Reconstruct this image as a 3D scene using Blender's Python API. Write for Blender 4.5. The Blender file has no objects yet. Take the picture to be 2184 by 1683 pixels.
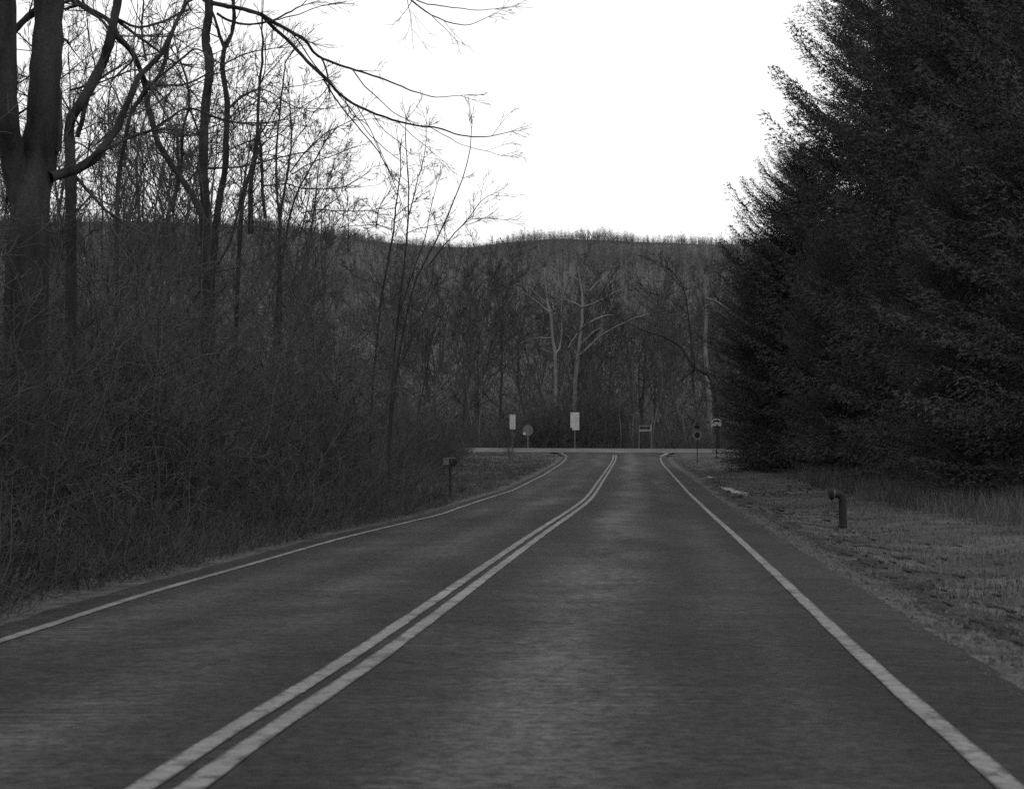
import bpy, math, random
import numpy as np
from mathutils import Vector

random.seed(11)
R = np.random.default_rng(7)
C = bpy.context.scene.collection
PI = math.pi

# ------------------------------------------------------------------ camera numbers
F, CX, HZ = 4549.0, 1092.0, 948.0      # focal length, centre column, horizon row in a 2184 px wide frame
EYE = 1.40                              # eye height in metres

def at(px, row, Y):
    return np.array([(px - CX) / F * Y, Y, EYE - (row - HZ) / F * Y])

# ------------------------------------------------------------------ road profile (eye height above road at distance)
_T = [(-60, 1.3), (3, 1.36), (8.67, 1.385), (15.2, 1.44), (19.8, 1.47), (27.8, 1.52), (38, 1.58), (50.2, 1.66), (65, 1.72), (78, 1.70),
      (91.5, 1.61), (111, 1.46), (125, 1.37), (140, 1.25), (152, 1.05), (160, .80), (170, .34), (172, .36), (180, 1.0), (200, 2.2),
      (260, 3.0), (400, 3.2), (3000, 3.3)]
_ty = np.array([t[0] for t in _T]); _th = np.array([t[1] for t in _T])
_sl = np.gradient(_th, _ty)
_sl[-7:] = 0
_dy = np.arange(-60, 3000, 0.25)
def _herm(y):
    i = np.clip(np.searchsorted(_ty, y) - 1, 0, len(_ty) - 2)
    h = _ty[i + 1] - _ty[i]; t = (y - _ty[i]) / h
    t2, t3 = t * t, t ** 3
    return (2*t3-3*t2+1)*_th[i] + (t3-2*t2+t)*h*_sl[i] + (-2*t3+3*t2)*_th[i+1] + (t3-t2)*h*_sl[i+1]
_dh = _herm(_dy)
def zr(Y):
    return EYE - np.interp(Y, _dy, _dh)
_my = np.arange(3, 170, 0.1)
_mr = HZ + F * np.interp(_my, _dy, _dh) / _my
_mr = np.minimum.accumulate(_mr)
def row2Y(row):
    return float(np.interp(-row, -_mr, _my))

RIGHT = [(2154,1672),(2106,1628),(2050,1580),(1998,1536),(1950,1496),(1902,1452),(1846,1404),(1790,1352),(1726,1288),(1662,1228),
         (1598,1168),(1534,1110),(1486,1070),(1454,1035),(1428,1006),(1412,987),(1409,979),(1411,973),(1421,969)]
LEFT = [(0,1367),(72,1343.5),(144,1320),(216,1297),(288,1271.5),(360,1252),(432,1232),(504,1212),(576,1192),(648,1169),(720,1149),
        (785,1133),(856,1117),(888,1109),(920,1102),(952,1093),(974,1084.5),(1000,1076),(1032,1065),(1064,1055),(1096,1044.5),
        (1128,1028),(1160,1013),(1184,1000.5),(1205,981),(1209,974),(1199,969)]
MID = [(353,1683),(476,1594),(558,1542),(640,1494),(714,1446),(806,1384),(943,1288),(1067.5,1192),(1126.5,1154),(1209,1096),(1236,1081),(1257,1067),
       (1268,1048),(1278,1028),(1292,1009),(1306.6,993),(1310,980),(1311,971)]
def plan(pts):
    q = np.array(pts, float); k = np.abs(np.gradient(q[:, 1])) > 14      # even out the shake of the near points only
    for _ in range(2):
        a = q.copy(); a[1:-1] = (q[:-2] + 2 * q[1:-1] + q[2:]) / 4; q[k] = a[k]
    pts = [tuple(v) for v in q]
    o = []
    for px, r in pts:
        Y = row2Y(r); o.append((Y, (px - CX) / F * Y))
    o.sort()
    y = np.array([a for a, b in o]); x = np.array([b for a, b in o])
    # extend toward and behind the viewer along the first metres' direction
    k = (x[3] - x[0]) / (y[3] - y[0])
    y = np.concatenate([[-40.0], y]); x = np.concatenate([[x[0] + k * (-40 - y[1])], x])
    return y, x
LY, LX = plan(LEFT); RY, RX = plan(RIGHT); MY, MX = plan(MID)
XL = lambda Y: np.interp(Y, LY, LX)
XR = lambda Y: np.interp(Y, RY, RX)
XM = lambda Y: np.interp(Y, MY, MX)
def edgeL(Y): return XL(Y) - np.interp(Y, [0, 60, 120, 158, 163], [.42, .4, .35, .25, .3]) - .02*np.sin(Y*1.7) - .02*np.sin(Y*4.1) - .015*np.sin(Y*9.7+1)
def edgeR(Y): return XR(Y) + np.interp(Y, [0, 30, 90, 150, 163], [.78, .78, .8, .5, .3]) + .02*np.sin(Y*1.3+1) + .015*np.sin(Y*3.7) + .012*np.sin(Y*8.3)

def sm(a, b, v):
    t = np.clip((v - a) / (b - a), 0, 1); return t * t * (3 - 2 * t)

def ground_z(X, Y):
    X = np.asarray(X, float); Y = np.asarray(Y, float)
    z = zr(Y)
    eL, eR = edgeL(Y), edgeR(Y)
    dl = np.maximum(eL - X, 0); dr = np.maximum(X - eR, 0)
    cross = sm(150, 162, Y) * (1 - sm(171, 178, Y))
    off = (1 - cross)
    n = .03*np.sin(X*1.9+Y*.7)*np.sin(Y*1.3-X*.5) + .018*np.sin(X*5.1+Y*2.3)*np.sin(Y*4.3) + .02*np.sin(X*.9-Y*.31)
    side = np.minimum(sm(.15, .9, dl) + sm(.25, 1.1, dr), 1)
    z = z + off * side * n
    z = z - off * .10 * sm(.3, 1.6, dr) * (1 - sm(2.2, 4.0, dr))       # shallow ditch beside the lawn
    z = z + off * .30 * sm(5, 14, dr) + off * .35 * sm(1.5, 7, dl)
    out = np.where(Y < 164, dl + dr, 9.0)
    z = z - (X - 8) * .004 * cross * (np.abs(X) < 60)
    z = z - .012 - .085 * (1 - sm(.15, .8, out))
    return np.where((Y > 163.2) & (Y < 169.9), np.minimum(z, surf_z(X, Y) - .06), z)

def surf_z(X, Y):      # surface of the asphalt
    X = np.asarray(X, float); Y = np.asarray(Y, float)
    cross = sm(150, 162, Y) * (1 - sm(171, 178, Y))
    return zr(Y) - (X - 8) * .004 * cross * (np.abs(X) < 60)
def gz(x, y): return float(ground_z(x, y))
def wood(Y): return float(XL(Y)) - .9 if Y < 58 else min(float(XL(Y)) - .9, -3.3 - .4*math.sin(Y*.5))   # edge of the wood on the left

# ------------------------------------------------------------------ mesh helpers
def mesh_np(name, V, Fq=None, Ft=None, mat=None, parent=None, smooth=True, link=True):
    V = np.asarray(V, np.float32).reshape(-1, 3)
    parts, starts, tot = [], [], []
    s = 0
    if Fq is not None and len(Fq):
        Fq = np.asarray(Fq, np.int32); parts.append(Fq.ravel()); starts.append(np.arange(len(Fq)) * 4 + s); tot.append(np.full(len(Fq), 4)); s += len(Fq) * 4
    if Ft is not None and len(Ft):
        Ft = np.asarray(Ft, np.int32); parts.append(Ft.ravel()); starts.append(np.arange(len(Ft)) * 3 + s); tot.append(np.full(len(Ft), 3)); s += len(Ft) * 3
    L = np.concatenate(parts); S = np.concatenate(starts).astype(np.int32); T = np.concatenate(tot).astype(np.int32)
    me = bpy.data.meshes.new(name)
    me.vertices.add(len(V)); me.vertices.foreach_set('co', V.ravel())
    me.loops.add(len(L)); me.loops.foreach_set('vertex_index', L)
    me.polygons.add(len(S)); me.polygons.foreach_set('loop_start', S); me.polygons.foreach_set('loop_total', T)
    me.polygons.foreach_set('use_smooth', np.full(len(S), smooth))
    me.update(calc_edges=True); me.validate()
    if mat: me.materials.append(mat)
    ob = bpy.data.objects.new(name, me)
    if link: C.objects.link(ob)
    if parent: ob.parent = parent
    return ob

class Tubes:
    """collects polylines with radii and turns them into one mesh of tapered tubes"""
    def __init__(s): s.g = {}
    def add(s, P, rad, k):
        P = np.asarray(P, float); s.g.setdefault((len(P), k), []).append((P, np.asarray(rad, float)))
    def arrays(s, origin=(0, 0, 0)):
        V, Q, base = [], [], 0
        for (n, k), L in s.g.items():
            P = np.stack([p for p, r in L]) - np.asarray(origin); Rd = np.stack([r for p, r in L])
            M = len(L)
            T = np.gradient(P, axis=1); T /= np.linalg.norm(T, axis=2, keepdims=True) + 1e-9
            ref = np.zeros((M, 1, 3)); mt = np.abs(T.mean(1))
            ref[np.arange(M), 0, mt.argmin(1)] = 1
            A = np.cross(T, ref); A /= np.linalg.norm(A, axis=2, keepdims=True) + 1e-9
            B = np.cross(T, A)
            ang = np.arange(k) * 2 * PI / k
            ring = P[:, :, None, :] + Rd[:, :, None, None] * (np.cos(ang)[None, None, :, None] * A[:, :, None, :] + np.sin(ang)[None, None, :, None] * B[:, :, None, :])
            V.append(ring.reshape(-1, 3))
            i = np.arange(n - 1)[:, None]; j = np.arange(k)[None, :]
            q = np.stack([i*k + j, i*k + (j+1) % k, (i+1)*k + (j+1) % k, (i+1)*k + j], -1).reshape(-1, 4)
            q = (q[None] + (np.arange(M) * n * k)[:, None, None]).reshape(-1, 4) + base
            Q.append(q); base += M * n * k
        return np.concatenate(V), np.concatenate(Q)
    def build(s, name, mat, parent=None, origin=(0, 0, 0)):
        V, Q = s.arrays(origin)
        return mesh_np(name, V, Q, None, mat, parent)

def tag(o, label=None, cat=None, group=None, kind=None):
    if label: o['label'] = label
    if cat: o['category'] = cat
    if group: o['group'] = group
    if kind: o['kind'] = kind
    return o
def empty(name, loc, rz=0.0, scale=1.0):
    o = bpy.data.objects.new(name, None); o.empty_display_size = .3
    o.location = loc; o.rotation_euler = (0, 0, rz); o.scale = (scale,)*3 if not hasattr(scale, '__len__') else scale
    C.objects.link(o); return o
def copy_tree(o, parent=None):
    c = o.copy(); C.objects.link(c); c.parent = parent
    for ch in list(o.children): copy_tree(ch, c)
    return c

# ------------------------------------------------------------------ materials (black-and-white film: every tone is a grey)
def mat(name, lo, hi, scale=4.0, rough=.85, detail=6, stretch=(1, 1, 1), bump=0.0, fine=0.0, fscale=60, spec=.1):
    m = bpy.data.materials.new(name); m.use_nodes = True; nt = m.node_tree; nd = nt.nodes; lk = nt.links
    b = nd['Principled BSDF']; b.inputs['Roughness'].default_value = rough
    b.inputs['Specular IOR Level'].default_value = spec
    tc = nd.new('ShaderNodeTexCoord'); mp = nd.new('ShaderNodeMapping'); mp.inputs['Scale'].default_value = stretch
    lk.new(tc.outputs['Object'], mp.inputs['Vector'])
    n = nd.new('ShaderNodeTexNoise'); n.inputs['Scale'].default_value = scale; n.inputs['Detail'].default_value = detail
    lk.new(mp.outputs[0], n.inputs['Vector'])
    mr = nd.new('ShaderNodeMapRange'); mr.inputs['From Min'].default_value = .3; mr.inputs['From Max'].default_value = .7
    mr.inputs['To Min'].default_value = lo; mr.inputs['To Max'].default_value = hi
    lk.new(n.outputs['Fac'], mr.inputs['Value'])
    out = mr.outputs[0]
    if fine:
        n2 = nd.new('ShaderNodeTexNoise'); n2.inputs['Scale'].default_value = fscale; n2.inputs['Detail'].default_value = 3
        lk.new(tc.outputs['Object'], n2.inputs['Vector'])
        m2 = nd.new('ShaderNodeMapRange'); m2.inputs['From Min'].default_value = .3; m2.inputs['From Max'].default_value = .7
        m2.inputs['To Min'].default_value = 1 - fine; m2.inputs['To Max'].default_value = 1 + fine
        lk.new(n2.outputs['Fac'], m2.inputs['Value'])
        mu = nd.new('ShaderNodeMath'); mu.operation = 'MULTIPLY'
        lk.new(out, mu.inputs[0]); lk.new(m2.outputs[0], mu.inputs[1]); out = mu.outputs[0]
    lk.new(out, b.inputs['Base Color'])
    if bump:
        bp = nd.new('ShaderNodeBump'); bp.inputs['Strength'].default_value = bump; bp.inputs['Distance'].default_value = .02
        lk.new(out if not fine else n2.outputs['Fac'], bp.inputs['Height']); lk.new(bp.outputs[0], b.inputs['Normal'])
    m['out'] = 0
    return m

M = {}
M['bark'] = mat('dark_bark', .012, .032, 6, bump=.4, fine=.35, fscale=40, stretch=(1, 1, .25))
M['twig'] = mat('twig_bark', .03, .06, 3)
M['brush'] = mat('brush_stem', .030, .070, 1.5)
M['pale_bark'] = mat('pale_bark', .085, .15, 2.0, stretch=(1, 1, .4))
M['dull_pale'] = mat('dull_pale_bark', .06, .12, 2.0, stretch=(1, 1, .4))
M['needle'] = mat('conifer_needles', .034, .054, .8, rough=.8)
M['woodbark'] = mat('grey_wood_bark', .030, .060, 2, fine=.3, fscale=8)
M['forest'] = mat('distant_twigs', .062, .088, .06)
M['grass'] = mat('dry_grass', .034, .085, .6, fine=.3, fscale=9)
M['leaf'] = mat('dead_leaves', .03, .10, 7)
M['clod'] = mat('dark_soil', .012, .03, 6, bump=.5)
M['gravel'] = mat('pale_gravel', .022, .08, 3.5, fine=.5, fscale=70, bump=.4)
M['snow'] = mat('bare_gravel_patch', .11, .24, 1.2, fine=.2, fscale=30)
M['hill'] = mat('hill_ground', .05, .07, .02)
M['sign_white'] = mat('sign_white', .24, .34, 3, rough=.5)
M['sign_bright'] = mat('sign_bright', .42, .5, 3, rough=.5)
M['sign_grey'] = mat('sign_back_metal', .07, .10, 3, rough=.5)
M['sign_mid'] = mat('sign_face_grey', .06, .09, 5, rough=.5)
M['sign_black'] = mat('sign_black', .006, .01, 3, rough=.6)
M['post'] = mat('sign_post_steel', .07, .11, 4, rough=.5)
M['iron'] = mat('painted_iron', .012, .022, 12, rough=.65, fine=.3)
M['iron_pale'] = mat('worn_iron_edge', .1, .2, 12, rough=.5)

def nodes(name, rough=.9, spec=.1):
    m = bpy.data.materials.new(name); m.use_nodes = True; nt = m.node_tree
    b = nt.nodes['Principled BSDF']; b.inputs['Roughness'].default_value = rough; b.inputs['Specular IOR Level'].default_value = spec
    tc = nt.nodes.new('ShaderNodeTexCoord')
    def val(x, sock):
        if isinstance(x, (int, float)): sock.default_value = x
        else: nt.links.new(x, sock)
    def noise(src, scale, st, det, lo, hi, f0=.32, f1=.68, rgh=.5, dist=0):
        mp = nt.nodes.new('ShaderNodeMapping'); mp.inputs['Scale'].default_value = st
        nt.links.new(tc.outputs[src], mp.inputs['Vector'])
        n = nt.nodes.new('ShaderNodeTexNoise'); n.inputs['Scale'].default_value = scale; n.inputs['Detail'].default_value = det
        n.inputs['Roughness'].default_value = rgh; n.inputs['Distortion'].default_value = dist
        nt.links.new(mp.outputs[0], n.inputs['Vector'])
        q = nt.nodes.new('ShaderNodeMapRange'); q.inputs['From Min'].default_value = f0; q.inputs['From Max'].default_value = f1
        q.inputs['To Min'].default_value = lo; q.inputs['To Max'].default_value = hi
        nt.links.new(n.outputs['Fac'], q.inputs['Value']); return q.outputs[0]
    def op(kind, a, c=0.0, d=0.0):
        x = nt.nodes.new('ShaderNodeMath'); x.operation = kind; val(a, x.inputs[0]); val(c, x.inputs[1])
        if kind == 'MULTIPLY_ADD': val(d, x.inputs[2])
        return x.outputs[0]
    def mix(f, a, c):
        x = nt.nodes.new('ShaderNodeMix'); x.data_type = 'FLOAT'; val(f, x.inputs[0]); val(a, x.inputs[2]); val(c, x.inputs[3]); return x.outputs[0]
    return m, nt, b, tc, noise, op, mix
def asphalt(name='asphalt', lo=.0125, hi=.0235, tracks=True):
    m, nt, b, tc, noise, op, mix = nodes(name, .85, .12)
    grain = noise('Object', 9, (1, 1, 1), 12, .25, 1.85, .41, .59, .9)     # aggregate, seen at every distance
    broad = noise('Object', .35, (1, .35, 1), 4, lo, hi)
    streak = noise('Object', .8, (.8, 1.7, 1), 8, .80, 1.26, rgh=.62, dist=.4)
    s2 = noise('Object', 1.5, (.42, 11, 1), 4, .5, 2.0)
    where = noise('Object', .45, (1, .5, 1), 3, 0, 1, .48, .68)
    fine = mix(where, 1.0, s2)
    c = op('MULTIPLY', op('MULTIPLY', broad, streak), op('MULTIPLY', fine, grain))
    if tracks:        # polished wheel tracks and worn patches at fixed offsets from the centre line
        sp = nt.nodes.new('ShaderNodeSeparateXYZ'); nt.links.new(tc.outputs['UV'], sp.inputs[0]); u = sp.outputs[0]
        wob = noise('UV', .25, (1, .25, 1), 3, -.35, .35)
        tot = 1.0
        for cen, wid, amp in ((1.35, .5, 2.3), (2.75, .35, .9), (-1.15, .45, 1.3), (-2.4, .4, .9)):
            dd = op('DIVIDE', op('SUBTRACT', op('ADD', u, wob), cen), wid); g = op('POWER', 2.718, op('MULTIPLY', op('MULTIPLY', dd, dd), -1.0))
            tot = op('MULTIPLY_ADD', g, amp, tot)
        patch = noise('UV', .5, (1, .22, 1), 9, -.1, 1.7, rgh=.74)
        c = op('MULTIPLY', c, mix(patch, 1.0, tot))
        edge = nt.nodes.new('ShaderNodeMapRange'); edge.inputs['From Min'].default_value = 3.2; edge.inputs['From Max'].default_value = 2.4; edge.inputs['To Min'].default_value = .82; edge.inputs['To Max'].default_value = 1
        nt.links.new(op('ABSOLUTE', u), edge.inputs['Value']); c = op('MULTIPLY', c, edge.outputs[0])
        # sealed cracks
        cr = noise('Object', .5, (1, .6, 1), 6, 0, 1, .494, .506, .6, .6); cr = op('ABSOLUTE', op('SUBTRACT', cr, .5)); cr = op('LESS_THAN', cr, .12)
        gate = noise('Object', .12, (1, 1, 1), 2, 0, 1, .5, .56)
        c = op('MULTIPLY', c, mix(op('MULTIPLY', cr, gate), 1.0, .6))
    nt.links.new(c, b.inputs['Base Color'])
    bp = nt.nodes.new('ShaderNodeBump'); bp.inputs['Strength'].default_value = .4; bp.inputs['Distance'].default_value = .012
    nt.links.new(grain, bp.inputs['Height']); nt.links.new(bp.outputs[0], b.inputs['Normal'])
    return m
M['asphalt'] = asphalt()
M['asphalt_dark'] = asphalt('shoulder_asphalt', .011, .026, False)
M['asphalt_cross'] = asphalt('crossroad_asphalt', .055, .085, False)
def paint():
    m, nt, b, tc, noise, op, mix = nodes('worn_road_paint', .7, .1)
    sp = nt.nodes.new('ShaderNodeSeparateXYZ'); nt.links.new(tc.outputs['UV'], sp.inputs[0]); u = op('ABSOLUTE', sp.outputs[0])
    grain = noise('Object', 9, (1, 1, 1), 12, .6, 1.4, .36, .64, .86)
    tone = noise('Object', .8, (1, .4, 1), 6, .105, .165)
    wear = noise('Object', 4, (1, .6, 1), 12, -.45, 1.75, .34, .66, .86)
    gone = op('SUBTRACT', op('MULTIPLY_ADD', op('POWER', u, 4.0), 1.0, wear), .72)
    gone = op('MULTIPLY', gone, 1.6); 
    cl = nt.nodes.new('ShaderNodeClamp'); nt.links.new(gone, cl.inputs[0])
    nt.links.new(op('MULTIPLY', mix(cl.outputs[0], tone, .045), grain), b.inputs['Base Color']); return m
M['paint'] = paint()
def add_uv(o, fu):
    me = o.data; n = len(me.loops); vi = np.empty(n, np.int32); me.loops.foreach_get('vertex_index', vi)
    co = np.empty(len(me.vertices) * 3, np.float32); me.vertices.foreach_get('co', co); co = co.reshape(-1, 3)
    uv = fu(co)[vi].astype(np.float32); l = me.uv_layers.new(name='UVMap'); l.data.foreach_set('uv', uv.ravel())

def ground_mat():
    m = bpy.data.materials.new('verge_ground'); m.use_nodes = True; nt = m.node_tree; nd = nt.nodes; lk = nt.links
    b = nd['Principled BSDF']; b.inputs['Roughness'].default_value = .95; b.inputs['Specular IOR Level'].default_value = .1
    tc = nd.new('ShaderNodeTexCoord')
    n1 = nd.new('ShaderNodeTexNoise'); n1.inputs['Scale'].default_value = .5; n1.inputs['Detail'].default_value = 8; lk.new(tc.outputs['Object'], n1.inputs['Vector'])
    n2 = nd.new('ShaderNodeTexNoise'); n2.inputs['Scale'].default_value = 14; n2.inputs['Detail'].default_value = 5; lk.new(tc.outputs['Object'], n2.inputs['Vector'])
    r1 = nd.new('ShaderNodeMapRange'); r1.inputs['From Min'].default_value = .3; r1.inputs['From Max'].default_value = .7; r1.inputs['To Min'].default_value = .026; r1.inputs['To Max'].default_value = .085
    lk.new(n1.outputs['Fac'], r1.inputs['Value'])
    r2 = nd.new('ShaderNodeMapRange'); r2.inputs['From Min'].default_value = .3; r2.inputs['From Max'].default_value = .7; r2.inputs['To Min'].default_value = .5; r2.inputs['To Max'].default_value = 1.5
    lk.new(n2.outputs['Fac'], r2.inputs['Value'])
    x = nd.new('ShaderNodeMath'); x.operation = 'MULTIPLY'; lk.new(r1.outputs[0], x.inputs[0]); lk.new(r2.outputs[0], x.inputs[1])
    lk.new(x.outputs[0], b.inputs['Base Color'])
    bp = nd.new('ShaderNodeBump'); bp.inputs['Strength'].default_value = .8; bp.inputs['Distance'].default_value = .05
    lk.new(n2.outputs['Fac'], bp.inputs['Height']); lk.new(bp.outputs[0], b.inputs['Normal'])
    return m
M['ground'] = ground_mat()

# ------------------------------------------------------------------ setting
def grid(name, X, Y, Z, m, kind='structure'):
    ny, nx = X.shape
    V = np.stack([X, Y, Z], -1).reshape(-1, 3)
    i = np.arange(ny - 1)[:, None] * nx; j = np.arange(nx - 1)[None, :]
    q = np.stack([i + j, i + j + 1, i + nx + j + 1, i + nx + j], -1).reshape(-1, 4)
    o = mesh_np(name, V, q, None, m); o['kind'] = kind; return o

ys = np.concatenate([np.arange(-60, 4, 4), np.arange(4, 30, .3), np.arange(30, 90, .5), np.arange(90, 182, .7), np.arange(182, 300, 6), np.array([320, 360, 420, 500, 700, 1000, 1600, 3000])])
cc = np.concatenate([[-3000, -1200, -500, -250, -120, -70], np.arange(-45, -14, 2.0), np.arange(-14, 18, .22), np.arange(18, 50, 2.0), [70, 120, 250, 500, 1200, 3000]])
XX, YY = np.meshgrid(cc, ys)
grid('ground', XX, YY, ground_z(XX, YY), M['ground'])

yr = np.concatenate([np.arange(-40, 6, 2), np.arange(6, 163.6, .35)])
t = np.linspace(0, 1, 26)
eL, eR = edgeL(yr), edgeR(yr)
xr_ = XR(yr) + .02
X = eL[:, None] + (xr_ - eL)[:, None] * t[None]
Yg = np.repeat(yr[:, None], len(t), 1)
crown = -.01 * ((t[None] - .5) * 2) ** 2 * (1 - sm(140, 160, Yg)) + .005
add_uv(grid('road', X, Yg, surf_z(X, Yg) + crown, M['asphalt']), lambda c: np.stack([c[:, 0] - XM(c[:, 1]), c[:, 1]], 1))
t2 = np.linspace(0, 1, 6)
X2 = xr_[:, None] + (eR - xr_)[:, None] * t2[None]; Y2 = np.repeat(yr[:, None], 6, 1)
cr2 = (-.01 * (1 - sm(140, 160, Y2)) + .005) - .03 * t2[None] * (1 - sm(140, 160, Y2))
grid('road_shoulder', X2, Y2, surf_z(X2, Y2) + cr2, M['asphalt_dark'])
xc = np.concatenate([np.arange(-90, 90, 1.5)]); yc = np.arange(162.9, 170.5, .6)
XX, YY = np.meshgrid(xc, yc)
grid('crossroad', XX, YY, surf_z(XX, YY) + .022, M['asphalt_cross'])
# gravel strip between shoulder and lawn, and on the left side
gy = np.arange(5, 158, .15)
def strip(name, x0, x1, yy, m, za, zb, n=6):
    tt = np.linspace(0, 1, n); Xs = x0[:, None] + (x1 - x0)[:, None] * tt[None]; Ys = np.repeat(yy[:, None], n, 1)
    g = ground_z(Xs, Ys) + .006; a = g if za is None else surf_z(Xs, Ys) + za; b = g if zb is None else surf_z(Xs, Ys) + zb
    Zs = a * (1 - tt[None]) + b * tt[None] + .006 * np.sin(tt * PI)[None] + R.normal(0, .004, Xs.shape) * np.sin(tt * PI)[None]
    return grid(name, Xs, Ys, np.maximum(Zs, ground_z(Xs, Ys) + .004), m)
j1 = .07*np.sin(gy*.9) + .05*np.sin(gy*2.7) + .04*np.sin(gy*6.1) + R.normal(0, .045, len(gy))
j2 = .14*np.sin(gy*.7+2) + .10*np.sin(gy*2.1) + R.normal(0, .05, len(gy))
strip('gravel_shoulder', edgeR(gy) - .06, edgeR(gy) + .62 + j1*1.5, gy, M['gravel'], -.040, None)
strip('gravel_edge', edgeL(gy) - .70 + j2*1.2, edgeL(gy) + .05, gy, M['gravel'], None, -.014)

def marking(name, fx, w, y0, y1, step=.35, cr=True):
    yy = np.arange(y0, y1, step); c = fx(yy); w = w * (1.12 + .05*np.sin(yy*2.3) + R.normal(0, .025, len(yy)))
    Xs = c[:, None] + (w / 2)[:, None] * np.array([-1, 0, 1])[None]; Ys = np.repeat(yy[:, None], 3, 1)
    tt = (Xs - edgeL(yy)[:, None]) / (XR(yy) + .02 - edgeL(yy))[:, None]
    z = surf_z(Xs, Ys) - .01 * ((tt - .5) * 2) ** 2 * (1 - sm(140, 160, Ys)) + .005 + .006
    o = grid(name, Xs, Ys, z, M['paint']); add_uv(o, lambda co: np.stack([np.tile([-1., 0., 1.], len(yy)), co[:, 1]], 1)); return o
marking('centre_line', lambda y: XM(y) - .094, .108, 2, 160)
marking('centre_line', lambda y: XM(y) + .104, .112, 2, 160)
# edge lines bend round the corners and run on along the crossroad
def ribbon(name, pts, w):
    P = np.array(pts, float); d = np.gradient(P, axis=0); d /= np.linalg.norm(d, axis=1, keepdims=True)
    nrm = np.stack([-d[:, 1], d[:, 0]], 1); Xs = np.stack([P + nrm * w / 2, P - nrm * w / 2], 1)
    z = surf_z(Xs[..., 0], Xs[..., 1]) + .030
    V = np.concatenate([Xs, z[..., None]], -1).reshape(-1, 3); i = np.arange(len(P) - 1) * 2
    o = mesh_np(name, V, np.stack([i, i+1, i+3, i+2], -1), None, M['paint']); add_uv(o, lambda co: np.stack([np.zeros(len(co)), co[:, 1]], 1)); o['kind'] = 'structure'; return o
marking('edge_line', XL, .10, 2, 157)
marking('edge_line', lambda y: XR(y) - .01, .11, 2, 157)
yl = np.linspace(156.6, 162.2, 12)
ribbon('edge_line', [(XR(y) - .01, y) for y in yl] + [(XR(162.2)+.5, 163.0), (XR(162.2)+1.3, 163.3)] + [(x, 163.4) for x in np.arange(XR(162.2)+3, 60, 3)], .3)
ribbon('edge_line', [(XL(y), y) for y in yl] + [(XL(162.2)-.5, 163.0), (XL(162.2)-1.3, 163.3)] + [(x, 163.4) for x in np.arange(XL(162.2)-3, -60, -3)], .13)
ribbon('edge_line', [(x, 169.8) for x in np.arange(-60, 60, 3.0)], .13)
ribbon('centre_line', [(x, 166.3) for x in np.arange(-60, 3, 2.0)], .12)
ribbon('centre_line', [(x, 166.6) for x in np.arange(-60, 3, 2.0)], .12)

# hill behind
def sky_row(px):
    return np.interp(px, [-600,-200,0,300,600,700,800,900,1000,1060,1100,1150,1250,1300,1400,1550,1700,2184,3000],
                     [430,446,460,464,472,483,497,508,514,512,504,500,502,506,508,507,508,508,500])
def hill_z(X, Y):
    px = X / 1500.0 * F + CX
    H = (HZ - sky_row(px)) / F * 1500 + EYE - 3.2
    t = np.clip((Y - 430) / 1070, 0, 1.4)
    prof = np.where(t < 1, t ** .92, 1 - (t - 1) * .8)
    return -1.9 + (H + 1.9) * prof + 1.6*np.sin(X*.021+Y*.013)*np.clip(t*3, 0, 1) - .6
hx = np.arange(-1500, 1501, 30.0); hy = np.arange(425, 1960, 20.0)
XX, YY = np.meshgrid(hx, hy)
grid('hill', XX, YY, hill_z(XX, YY), M['hill'])

# ------------------------------------------------------------------ bare wood: growth
def unit(v): return v / (np.linalg.norm(v) + 1e-9)
def perp(d):
    a = R.normal(size=3); a -= d * a.dot(d); return unit(a)
def grow(tb, p, d, L, r, lev, up=.15, wander=.22, kids=(5, 6, 5), n=6, rmin=.0035, sides=(6, 4, 3, 3), ratio=(.32, .62), spread=(.5, 1.1)):
    pts = [p]; d = unit(d); seg = L / (n - 1)
    for i in range(n - 1):
        d = unit(d + R.normal(size=3) * wander * .6 + np.array([0, 0, up * .35]))
        pts.append(pts[-1] + d * seg)
    P = np.array(pts); rad = r * (1 - .8 * np.linspace(0, 1, n)) + rmin * .5
    tb.add(P, np.maximum(rad, rmin), sides[min(lev, len(sides) - 1)])
    if lev >= len(kids): return
    for _ in range(kids[lev]):
        f = R.uniform(.18, .97) * (n - 1); i = int(f); q = P[i] + (P[min(i+1, n-1)] - P[i]) * (f - i)
        dd = unit(P[min(i+1, n-1)] - P[max(i-1, 0)])
        a = R.uniform(*spread)
        nd = dd * math.cos(a) + perp(dd) * math.sin(a)
        l2 = L * R.uniform(*ratio) * (1 - .45 * f / (n - 1))
        rr = max(rmin, rad[i] * R.uniform(.35, .6))
        grow(tb, q, nd, l2, rr, lev + 1, up, wander * 1.1, kids, max(4, n - 1), rmin, sides, ratio, spread)

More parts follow.
